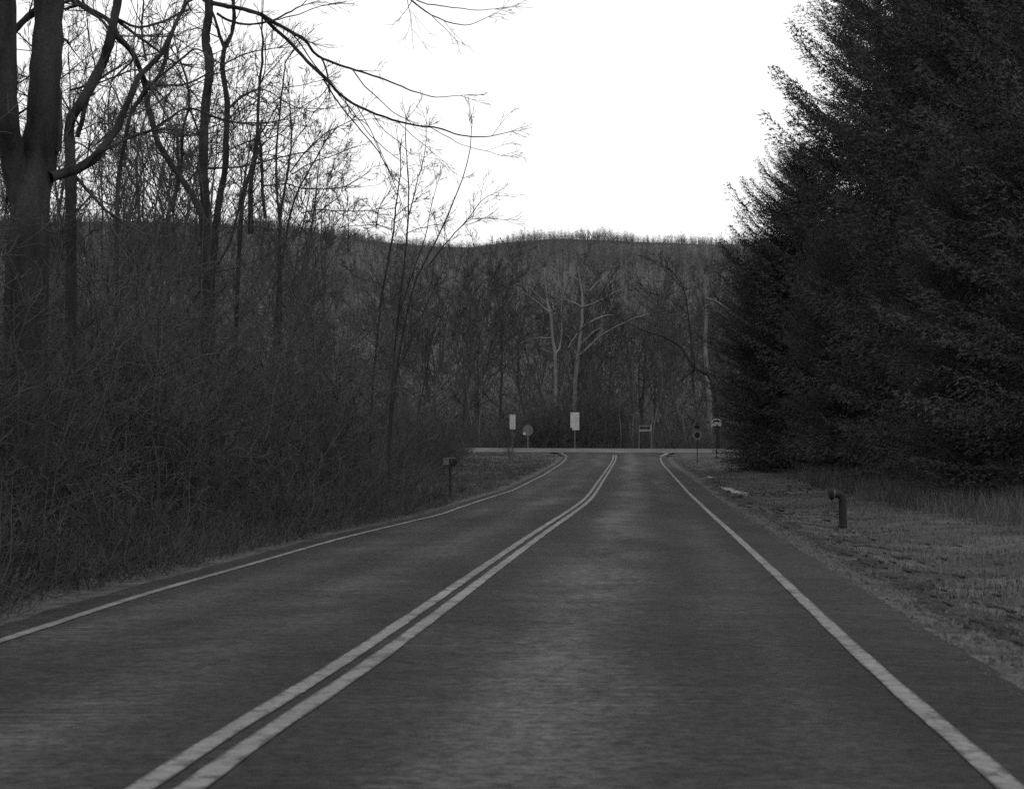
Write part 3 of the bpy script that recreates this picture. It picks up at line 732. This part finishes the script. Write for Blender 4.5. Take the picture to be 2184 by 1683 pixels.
cA = conifer(19, ([0, .06, .2, .45, .7, .88, 1], [3.8, 4.6, 4.9, 4.6, 3.7, 2.1, .1]), 17, low=-.3)
cB = conifer(30, ([0, .06, .18, .4, .62, .8, .93, 1], [4.2, 5.6, 6.5, 6.2, 4.5, 2.8, 1.2, .1]), 12)
cC = conifer(26, ([0, .05, .2, .5, .8, 1], [4.5, 5.6, 5.8, 4.6, 2.2, .1]), 13, low=-.22)
def con(src, first, px, Y, s, rz, label, sz=None):
    o = src if first else copy_tree(src)
    x = (px - CX) / F * Y; o.location = (x, Y, gz(x, Y)); o.scale = (s, s, sz or s); o.rotation_euler = (0, 0, rz)
    tag(o, label, 'conifer', 'dark conifers right of the road'); return o
con(cA, True, 1706, 114, 1.06, .3, 'broad dark conifer behind the slim low one at the left end of the row', .89)
con(cB, True, 1872, 104, 1.0, 1.2, 'tall dark conifer with jagged left edge against the sky, second from the crossroad')
con(cC, True, 1990, 84, 1.0, 2.2, 'dark conifer whose skirt hangs above the bent iron pipe', 1.15)
con(cB, False, 2130, 72, .92, 4.0, 'large dark conifer at the right edge, its branches sweeping low to the lawn')
con(cC, False, 2330, 56, .9, 5.0, 'nearest dark conifer, cut off by the right edge of the frame')
con(cA, False, 2080, 62, .55, 1.7, 'small bushy dark conifer low in front of the large ones at right')
con(cB, False, 2010, 128, 1.1, 3.0, 'tall dark conifer in the back row behind the second one')
con(cC, False, 2250, 98, 1.25, .6, 'tall dark conifer in the back row at the right edge')
con(cA, False, 1640, 119, .66, 4.4, 'slim low conifer at the left end of the row closest to the round topped sign', .62)
con(cA, False, 1800, 98, .62, 2.9, 'low dark conifer filling the gap under the tall second one')

# --------------------------------------------------------------- distant forest on the hill
def far_tree():
    T = []
    h = R.uniform(9, 15); w = .16
    for a in (0, 1.57):
        d = np.array([math.cos(a), math.sin(a), 0]) * w
        T.append([-d, d, np.array([0, 0, h * .9])])
    for i in range(46):
        z = h * R.uniform(.10, .96); az = R.uniform(0, 6.28); el = R.uniform(.3, 1.25); L = h * R.uniform(.14, .32) * (1.15 - z / h * .5)
        d = np.array([math.cos(az) * math.cos(el), math.sin(az) * math.cos(el), math.sin(el)])
        p = np.array([R.normal(0, .6), R.normal(0, .6), z]) + d * R.uniform(0, 1.4); wd = perp(d) * R.uniform(.06, .15)
        T.append([p - wd, p + wd, p + d * L])
    return np.array(T)
FT = [far_tree() for _ in range(8)]
Vs = []
for i in range(12500):
    if i < 1800: Y = R.uniform(290, 430); 
    else: Y = 430 + 1050 * R.uniform(0, 1) ** .8
    px = R.uniform(-80, 1760) if Y > 430 else R.uniform(400, 1760)
    if i > 9000: Y = R.uniform(1385, 1488)
    x = (px - CX) / F * Y
    z = float(hill_z(x, Y)) if Y > 430 else float(ground_z(x, Y))
    T = FT[R.integers(8)].reshape(-1, 3); c, s = math.cos(i * 1.3), math.sin(i * 1.3); sc = R.uniform(.5, .85)
    if Y < 430: sc *= 1.15
    if Y > 1330: sc *= .48 + .14*math.sin(x*.035) + .12*math.sin(x*.11+1) + R.uniform(-.15, .25)
    Vs.append(np.stack([T[:, 0] * c - T[:, 1] * s, T[:, 0] * s + T[:, 1] * c, T[:, 2]], -1) * sc + np.array([x, Y, z - .3]))
V = np.concatenate(Vs)
o = mesh_np('hillside_forest', V, None, np.arange(len(V)).reshape(-1, 3), M['forest'], None, smooth=False)
tag(o, 'leafless forest covering the long hill behind the crossroad', 'forest', kind='stuff')

# --------------------------------------------------------------- grass, litter, clods
def blades(name, n, fx, hlo, hhi, w, m, label, lean=.55, cat='grass', flat=False):
    V = []
    xs, ys_ = fx(n); zs = ground_z(xs, ys_); k = len(xs)
    az = R.uniform(0, 6.28, k); h = R.uniform(hlo, hhi, k); le = R.uniform(.1, lean, k) * h
    ww = w * (1 + ys_ / 30.0) * R.uniform(.6, 1.3, k)
    wx, wy = np.cos(az) * ww, np.sin(az) * ww; lx, ly = R.normal(0, 1, k) * le, R.normal(0, 1, k) * le
    A = np.stack([xs - wx, ys_ - wy, zs - .01], -1); B = np.stack([xs + wx, ys_ + wy, zs - .01], -1); T = np.stack([xs + lx, ys_ + ly, zs + h], -1)
    V = np.stack([A, B, T], 1).reshape(-1, 3)
    o = mesh_np(name, V, None, np.arange(len(V)).reshape(-1, 3), m, None, smooth=False)
    return tag(o, label, cat, kind='stuff')
def lawn(n):
    Y = 8 + 150 * R.uniform(0, 1, n) ** 1.7; u = R.uniform(0, 1, n) ** 1.15
    x = edgeR(Y) + .38 + .12*np.sin(Y*1.1) + u * (5 + Y * .13)
    keep = (np.sin(x*1.3+Y*.6) * np.sin(Y*.8-x*.7) + R.normal(0, .5, n)) > -.75
    return x[keep], Y[keep]
blades('grass', 150000, lawn, .02, .085, .0035, M['grass'], 'short dry grass of the verge right of the road')
def lverge(n):
    Y = R.uniform(58, 162, n); x = edgeL(Y) - .3 - R.uniform(0, 1, n) * (1.2 + (Y - 55) * .09)
    return x, Y
blades('grass', 30000, lverge, .03, .16, .004, M['grass'], 'dry grass on the left verge near the crossroad')
def weeds(n):
    Y = R.uniform(40, 100, n); x = edgeR(Y) + 4.2 + R.uniform(0, 1, n) ** .7 * 7
    return x, Y
blades('weeds', 26000, weeds, .12, .75, .004, M['grass'], 'taller dry weeds under the conifers', cat='weeds')
# leaf litter, left verge
n = 26000
Y = 10 + 75 * R.uniform(0, 1, n) ** 1.3; off = .1 + np.abs(R.normal(0, 1, n)) * 1.3; x = edgeL(Y) - off; z = ground_z(x, Y) + .012 + R.uniform(0, .05, n) * np.minimum(off, 1)
a = R.uniform(0, 6.28, n); s = R.uniform(.008, .024, n); t1 = R.uniform(-.7, .7, n) * s
c_, s_ = np.cos(a) * s, np.sin(a) * s
Q = np.stack([np.stack([x - c_, Y - s_, z], -1), np.stack([x + s_, Y - c_, z + t1], -1), np.stack([x + c_, Y + s_, z + .3*s], -1), np.stack([x - s_, Y + c_, z - t1 * .3 + .2*s], -1)], 1).reshape(-1, 3)
o = mesh_np('leaf_litter', Q, np.arange(n * 4).reshape(-1, 4), None, M['leaf'], None, smooth=False)
tag(o, 'fallen dead leaves along the left road edge', 'leaf litter', kind='stuff')
# clods of dark soil where turf meets gravel
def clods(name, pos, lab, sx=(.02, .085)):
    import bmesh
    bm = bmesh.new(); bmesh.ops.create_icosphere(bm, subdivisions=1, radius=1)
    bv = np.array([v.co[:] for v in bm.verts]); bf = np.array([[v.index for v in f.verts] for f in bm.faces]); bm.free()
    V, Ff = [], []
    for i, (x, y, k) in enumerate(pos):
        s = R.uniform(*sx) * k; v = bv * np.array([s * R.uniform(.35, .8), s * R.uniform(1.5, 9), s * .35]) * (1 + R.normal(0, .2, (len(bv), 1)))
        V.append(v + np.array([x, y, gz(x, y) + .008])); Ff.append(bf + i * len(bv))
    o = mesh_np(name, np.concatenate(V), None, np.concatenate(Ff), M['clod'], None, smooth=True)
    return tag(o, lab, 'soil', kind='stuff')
# loose stones on the gravel
V_, F_ = [], []
tet = np.array([[1, 0, -.5], [-.5, .87, -.5], [-.5, -.87, -.5], [0.1, .1, .8]]); tf = np.array([[0, 1, 3], [1, 2, 3], [2, 0, 3]])
for i in range(9000):
    y = 9 + 50 * R.uniform(0, 1) ** 1.6
    x = float(edgeR(y)) + R.uniform(-.12, .8) if i % 2 else float(edgeL(y)) - R.uniform(-.1, .8)
    c, s_ = math.cos(i), math.sin(i); v = tet * R.uniform(.008, .022) * (1 + y / 60); v = np.stack([v[:, 0]*c - v[:, 1]*s_, v[:, 0]*s_ + v[:, 1]*c, v[:, 2]], -1)
    V_.append(v + np.array([x, y, max(gz(x, y), float(surf_z(x, y)) - .05) + .012])); F_.append(tf + i * 4)
o = mesh_np('loose_stones', np.concatenate(V_), None, np.concatenate(F_), M['leaf'], None, smooth=False)
tag(o, 'loose stones and grit scattered along the road edges', 'stones', kind='stuff')
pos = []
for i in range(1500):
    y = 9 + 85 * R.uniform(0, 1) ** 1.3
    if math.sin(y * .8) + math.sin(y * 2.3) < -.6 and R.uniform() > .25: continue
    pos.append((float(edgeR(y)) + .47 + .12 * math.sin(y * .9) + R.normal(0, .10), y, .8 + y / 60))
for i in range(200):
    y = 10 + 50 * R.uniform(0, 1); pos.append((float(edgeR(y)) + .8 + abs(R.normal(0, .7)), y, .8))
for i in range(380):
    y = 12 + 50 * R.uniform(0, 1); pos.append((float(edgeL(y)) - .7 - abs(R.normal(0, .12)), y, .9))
for (px, row, sp_, n_) in [(1655, 1082, 26, 90), (1640, 1047, 50, 120), (1540, 1030, 20, 50), (1712, 1040, 40, 70), (1800, 1145, 25, 30), (1775, 1092, 18, 20)]:  # some of these dark clusters stand in for the shade in the ruts
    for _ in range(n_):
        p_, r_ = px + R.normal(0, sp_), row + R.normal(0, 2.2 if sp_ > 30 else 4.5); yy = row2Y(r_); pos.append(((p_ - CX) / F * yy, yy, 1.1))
clods('soil_clods_rut_shade', pos, 'dark soil clods along the right verge, some standing in for rut shade')

# pale gravel patch beside the right lane
def patch(name, poly, m):
    P = []
    for px, row in poly:
        y = row2Y(row); P.append(((px - CX) / F * y, y))
    P = np.array(P); n = len(P); per = 6
    u = np.linspace(0, n, n * per, endpoint=False); i = u.astype(int); f = (u - i)[:, None]
    Q = P[i] * (1 - f) + P[(i + 1) % n] * f; Q += R.normal(0, .05, Q.shape); cen = Q.mean(0)
    rings = [cen + (Q - cen) * s for s in (1, .7, .4, .05)]; V = []
    for k, r_ in enumerate(rings):
        V.append(np.stack([r_[:, 0], r_[:, 1], np.maximum(ground_z(r_[:, 0], r_[:, 1]), surf_z(r_[:, 0], r_[:, 1]) - .12) + .02 + .02 * k], -1))
    N = len(Q); q = []
    for k in range(3):
        for j in range(N): q.append([k*N+j, k*N+(j+1) % N, (k+1)*N+(j+1) % N, (k+1)*N+j])
    o = mesh_np(name, np.concatenate(V), np.array(q), None, m); o['kind'] = 'structure'; return o
patch('gravel_patch', [(1531,1037),(1562,1038),(1572,1044),(1596,1050),(1588,1054),(1564,1051),(1546,1046)], M['snow'])
patch('gravel_patch', [(1508,1016),(1524,1016.5),(1526,1020),(1510,1018.5)], M['snow'])
patch('gravel_patch', [(1590,1072),(1625,1083),(1650,1096),(1630,1093),(1600,1082)], M['gravel'])

# --------------------------------------------------------------- solid small things
import bmesh
def prism(pts, th, name, m, parent, z0=0.0, bevel=.004):
    """flat plate in the local XZ plane, facing -Y, front at y = z0, thickness th behind it"""
    bm = bmesh.new(); vs = [bm.verts.new((x, z0, z)) for x, z in pts]; f = bm.faces.new(vs)
    r = bmesh.ops.extrude_face_region(bm, geom=[f]); bmesh.ops.translate(bm, vec=(0, th, 0), verts=[v for v in r['geom'] if isinstance(v, bmesh.types.BMVert)])
    bmesh.ops.recalc_face_normals(bm, faces=bm.faces)
    if bevel: bmesh.ops.bevel(bm, geom=list(bm.edges), offset=bevel, segments=1, affect='EDGES')
    me = bpy.data.meshes.new(name); bm.to_mesh(me); bm.free(); me.materials.append(m)
    o = bpy.data.objects.new(name, me); C.objects.link(o); o.parent = parent; return o
def box(x0, x1, y0, y1, z0, z1, name, m, parent, bevel=.004):
    return prism([(x0, z0), (x1, z0), (x1, z1), (x0, z1)], y1 - y0, name, m, parent, y0, bevel)
def rrect(cx, cz, w, h, r, n=4):
    o = []
    for (sx, sz, a0) in ((1, -1, -PI/2), (1, 1, 0), (-1, 1, PI/2), (-1, -1, PI)):
        for k in range(n + 1):
            a = a0 + k * PI / 2 / n; o.append((cx + sx * (w/2 - r) + r * math.cos(a), cz + sz * (h/2 - r) + r * math.sin(a)))
    return o
def tube(name, P, rad, k, m, parent):
    tb = Tubes(); tb.add(P, rad, k); return tb.build(name, m, parent)
def upost(name, x, h, parent, m=None, w=.055):
    """u-channel sign post"""
    pr = [(-w/2, 0), (w/2, 0), (w/2, .03), (w/2-.008, .03), (w/2-.008, .008), (-w/2+.008, .008), (-w/2+.008, .03), (-w/2, .03)]
    bm = bmesh.new(); vs = [bm.verts.new((x + a, b, -.4)) for a, b in pr]; f = bm.faces.new(vs)
    r = bmesh.ops.extrude_face_region(bm, geom=[f]); bmesh.ops.translate(bm, vec=(0, 0, h + .4), verts=[v for v in r['geom'] if isinstance(v, bmesh.types.BMVert)])
    bmesh.ops.recalc_face_normals(bm, faces=bm.faces)
    me = bpy.data.meshes.new(name); bm.to_mesh(me); bm.free(); me.materials.append(m or M['post'])
    o = bpy.data.objects.new(name, me); C.objects.link(o); o.parent = parent; return o
def sign_base(px, Y, rz=0):
    x = (px - CX) / F * Y; g = gz(x, Y); return (x, Y, g), g
def zrow(row, Y, g): return EYE - (row - HZ) / F * Y - g
def pw(d, Y): return d / F * Y

# narrow white sign on the near left corner
Y = 111; loc, g = sign_base(1093, Y); e = empty('road_sign', loc, math.radians(57)); tag(e, 'narrow looking tall white sign turned nearly edge-on, left corner of the junction', 'sign')
upost('post', 0, zrow(884, Y, g), e)
zc = zrow(900, Y, g); prism(rrect(0, zc, .56, pw(31, Y), .04), .004, 'sign_plate', M['sign_bright'], e, -.012, 0)
p2 = prism(rrect(.12, zrow(928, Y, g), .26, pw(11, Y), .03), .004, 'small_plate', M['sign_grey'], e, -.012, 0)
# grey back of an octagonal sign across the crossroad
Y = 172; loc, g = sign_base(1126, Y); e = empty('road_sign', loc, math.radians(12)); tag(e, 'grey back of an octagonal sign across the crossroad, left of the white rectangular one', 'sign')
upost('post', 0, zrow(905, Y, g), e, w=.09)
rc = pw(12, Y); zc = zrow(918, Y, g); prism([(rc * math.cos(PI/8 + k*PI/4), zc + rc * math.sin(PI/8 + k*PI/4)) for k in range(8)], .005, 'sign_plate', M['sign_grey'], e, -.012, 0)
prism(rrect(-pw(8, Y), zrow(925, Y, g), .2, .2, .02), .004, 'small_plate', M['sign_white'], e, -.022, 0)
# white rectangular sign
Y = 172.5; loc, g = sign_base(1226, Y); e = empty('road_sign', loc, math.radians(-4)); tag(e, 'plain white upright rectangular sign across the crossroad, straight ahead', 'sign')
upost('post', 0, zrow(882, Y, g), e, w=.08)
prism(rrect(0, zrow(896, Y, g), pw(19, Y), pw(33, Y), .05), .005, 'sign_plate', M['sign_white'], e, -.012, 0)
prism(rrect(.08, zrow(915, Y, g), pw(15, Y), pw(5, Y), .02), .005, 'lower_plate', M['sign_white'], e, -.012, 0)
# double arrow sign
Y = 172; loc, g = sign_base(1376, Y); e = empty('arrow_sign', loc); tag(e, 'two-way arrow board on two posts across the crossroad', 'sign')
w, h = pw(27, Y), pw(13, Y); zc = zrow(913, Y, g)
upost('post', -w/2 + .02, zrow(906, Y, g), e, w=.07); upost('post', w/2 - .02, zrow(904, Y, g), e, w=.07)
pl = prism(rrect(0, zc, w, h, .04), .005, 'sign_plate', M['sign_mid'], e, -.012, 0)
prism([(-w*.43, zc+.02), (-w*.26, zc+h*.36), (-w*.26, zc+h*.15), (w*.26, zc+h*.15), (w*.26, zc+h*.36), (w*.43, zc+.02), (w*.26, zc-h*.28), (w*.26, zc-h*.08), (-w*.26, zc-h*.08), (-w*.26, zc-h*.28)],
      .003, 'arrow', M['sign_black'], pl, -.0165, 0)
for nm, pts in (('border', rrect(0, zc - h/2 + .03, w - .06, .045, .01)), ('border', rrect(w/2 - .03, zc, .045, h - .06, .01))):
    prism(pts, .002, nm, M['sign_white'], pl, -.0155, 0)
# dark-centred sign on the near right corner
Y = 148; loc, g = sign_base(1487, Y); e = empty('road_sign', loc); tag(e, 'octagonal sign with dark centre and small dark plate above, right of the arrow board', 'sign')
upost('post', 0, zrow(906, Y, g), e, M['iron'], .06)
zc = zrow(928, Y, g); ro = pw(11, Y); ri = pw(9.6, Y)
pl = prism([(ro * math.cos(PI/8 + k*PI/4), zc + ro * math.sin(PI/8 + k*PI/4)) for k in range(8)], .005, 'sign_plate', M['sign_grey'], e, -.012, 0)
rr = pw(6, Y); prism([(rr * math.cos(PI/8 + k*PI/4), zc + rr * math.sin(PI/8 + k*PI/4)) for k in range(8)], .003, 'dark_centre', M['sign_black'], pl, -.0165, 0)
prism(rrect(0, zrow(911, Y, g), pw(10, Y), pw(7, Y), .03), .005, 'top_plate', M['sign_black'], e, -.012, 0)
# round topped sign
Y = 154; loc, g = sign_base(1528, Y); e = empty('road_sign', loc, math.radians(-6)); tag(e, 'pale round topped sign against the conifer edge, rightmost of the signs', 'sign')
upost('post', 0, zrow(898, Y, g), e, M['iron'], .07)
w = pw(22, Y); zb = zrow(909, Y, g); hh = pw(16, Y)
pts = [(-w/2, zb), (w/2, zb), (w/2, zb + hh*.45)] + [(w/2 * math.cos(a), zb + hh*.45 + hh*.55 * math.sin(a)) for a in np.linspace(.15, PI - .15, 9)] + [(-w/2, zb + hh*.45)]
pl = prism(pts, .005, 'sign_plate', M['sign_white'], e, -.012, 0)
prism([(w*.38 * math.cos(a), zb + hh*.55 + hh*.30 * math.sin(a)) for a in np.linspace(0, PI, 9)], .003, 'upper_panel', M['sign_black'], pl, -.0165, 0)
prism(rrect(0, zb - pw(2.4, Y), w*.6, pw(2.5, Y), .01), .005, 'lower_plate', M['sign_black'], e, -.012, 0)

# mailbox on the left verge
Y = 68; loc, g = sign_base(960, Y); e = empty('mailbox', loc, math.radians(-28)); tag(e, 'dark mailbox on a thin post at the end of the left thicket', 'mailbox')
ph = zrow(994, Y, g)
box(-.035, .035, -.035, .035, -.3, ph, 'post', M['bark'], e)
box(-.06, .06, -.22, .22, ph, ph + .025, 'bracket', M['bark'], e)
w = .115; arch = [(-w, ph+.03), (w, ph+.03), (w, ph+.16)] + [(w*math.cos(a), ph+.16+w*math.sin(a)) for a in np.linspace(.2, PI-.2, 9)] + [(-w, ph+.16)]
prism(arch, .50, 'box_body', M['iron'], e, -.25, .005)
dr = prism([(x*.94, z*1.0 if z > ph+.05 else z+.006) for x, z in arch], .012, 'door', M['sign_grey'], e, -.263, 0)
box(-.012, .012, -.285, -.264, ph+.21, ph+.235, 'handle', M['iron'], dr, 0)
box(w+.003, w+.011, -.12, -.09, ph+.1, ph+.34, 'flag', M['sign_mid'], e, 0)
# short wooden stub
Y = row2Y(1067); loc, g = sign_base(926, Y); e = empty('marker_post', loc, .5); tag(e, 'short dark stub of a post at the foot of the left thicket', 'post')
pts = [(.075*math.cos(a), .075*math.sin(a)) for a in np.linspace(0, 2*PI, 12, endpoint=False)]
tube('stub', [(0, 0, -.2), (0, 0, .1), (.01, 0, .2), (.012, 0, .235), (.012, 0, .24)], [.085, .08, .078, .07, .002], 12, M['iron'], e)
box(-.02, .02, -.092, -.078, .1, .17, 'reflector', M['iron_pale'], e, 0)

# bent iron pipe (dry hydrant) on the lawn: outlet points left
Y = row2Y(1112); x0 = (1797 - CX) / F * Y; g = gz(x0, Y); e = empty('dry_hydrant', (x0, Y, g), math.radians(12)); tag(e, 'dark bent standpipe with a capped outlet pointing left, standing in the grass', 'hydrant')
H = zrow(1047, Y, g); rp = .082
P = [(.01, 0, -.3), (.01, 0, 0), (.005, 0, H*.35), (0, 0, H - .20)]
for a in np.linspace(0, PI/2, 8)[1:]: P.append((-.14 + .14*math.cos(a), 0, H - .20 + .14*math.sin(a) + .0))
P.append((-.20, 0, H - .06))
tube('standpipe', P, [rp]*4 + [rp*1.0]*7 + [rp*.97], 18, M['iron'], e)
tube('collar', [(0, 0, H*.05), (0, 0, H*.05+.01), (0, 0, H*.05+.05), (0, 0, H*.05+.06)], [rp, rp+.02, rp+.02, rp], 18, M['iron'], e)
tube('outlet_ring', [(-.19, 0, H-.06), (-.195, 0, H-.06), (-.215, 0, H-.06), (-.22, 0, H-.06)], [rp*.6, rp*1.12, rp*1.12, rp*.6], 18, M['iron_pale'], e)
cap = tube('cap', [(-.215, 0, H-.06), (-.22, 0, H-.06), (-.27, 0, H-.06), (-.285, 0, H-.06), (-.30, 0, H-.06), (-.302, 0, H-.06)], [rp*.6, rp*1.45, rp*1.45, rp*1.1, rp*.35, .001], 18, M['iron'], e)
tube('lug', [(-.25, 0, H-.20), (-.25, 0, H-.19), (-.25, 0, H+.07), (-.25, 0, H+.08)], [.001, .018, .018, .001], 8, M['iron'], cap)
tube('chain', [(-.25, -.03, H-.15), (-.24, -.05, H-.24), (-.2, -.07, H-.26), (-.12, -.09, H-.2), (-.05, -.08, H-.14)], [.008]*5, 6, M['iron'], e)

# --------------------------------------------------------------- light
w = bpy.data.worlds.new('World'); bpy.context.scene.world = w; w.use_nodes = True
nt = w.node_tree; nd = nt.nodes; lk = nt.links
bg = nd['Background']; sk = nd.new('ShaderNodeTexSky'); sk.sky_type = 'NISHITA'; sk.sun_disc = False
SUN_EL, SUN_AZ = math.radians(38), math.radians(160)
sk.sun_elevation = SUN_EL; sk.sun_rotation = SUN_AZ; sk.dust_density = 4; sk.air_density = 1.0; sk.ozone_density = 1
bw = nd.new('ShaderNodeRGBToBW'); lk.new(sk.outputs[0], bw.inputs[0])
# cloud cover: a soft bright layer over the clear sky, barely mottled
tc = nd.new('ShaderNodeTexCoord'); mp = nd.new('ShaderNodeMapping'); mp.inputs['Scale'].default_value = (1, 1, 4); lk.new(tc.outputs['Generated'], mp.inputs[0])
cn = nd.new('ShaderNodeTexNoise'); cn.inputs['Scale'].default_value = 3; cn.inputs['Detail'].default_value = 5; lk.new(mp.outputs[0], cn.inputs['Vector'])
cr = nd.new('ShaderNodeMapRange'); cr.inputs['From Min'].default_value = .3; cr.inputs['From Max'].default_value = .7; cr.inputs['To Min'].default_value = 10.4; cr.inputs['To Max'].default_value = 12.2
lk.new(cn.outputs['Fac'], cr.inputs['Value'])
mx = nd.new('ShaderNodeMix'); mx.data_type = 'FLOAT'; mx.inputs[0].default_value = .85
lk.new(bw.outputs[0], mx.inputs[2]); lk.new(cr.outputs[0], mx.inputs[3]); lk.new(mx.outputs[0], bg.inputs['Color'])
bg.inputs['Strength'].default_value = .11
sl = bpy.data.lights.new('overcast_sun', 'SUN'); sl.energy = .5; sl.angle = math.radians(40)
so = bpy.data.objects.new('overcast_sun', sl); C.objects.link(so)
d = Vector((math.sin(SUN_AZ) * math.cos(SUN_EL), math.cos(SUN_AZ) * math.cos(SUN_EL), math.sin(SUN_EL)))
so.rotation_euler = d.to_track_quat('Z', 'Y').to_euler(); so.location = (0, 0, 60)

# --------------------------------------------------------------- camera
cam = bpy.data.cameras.new('camera'); co = bpy.data.objects.new('camera', cam); C.objects.link(co)
co.location = (0, 0, EYE); co.rotation_euler = (PI / 2, 0, 0)
cam.sensor_width = 36; cam.lens = 36 * F / 2184; cam.shift_y = (HZ - 841.5) / 2184; cam.clip_end = 6000; cam.clip_start = .1
cam.dof.use_dof = True; cam.dof.focus_distance = 48; cam.dof.aperture_fstop = 6.3
sc = bpy.context.scene; sc.camera = co
sc.view_settings.view_transform = 'Standard'; sc.view_settings.look = 'None'; sc.view_settings.exposure = 0; sc.view_settings.gamma = 1
sc.render.engine = 'CYCLES'; sc.cycles.max_bounces = 4; sc.cycles.diffuse_bounces = 3; sc.cycles.glossy_bounces = 2
sc.cycles.use_denoising = False
sc.cycles.use_adaptive_sampling = False
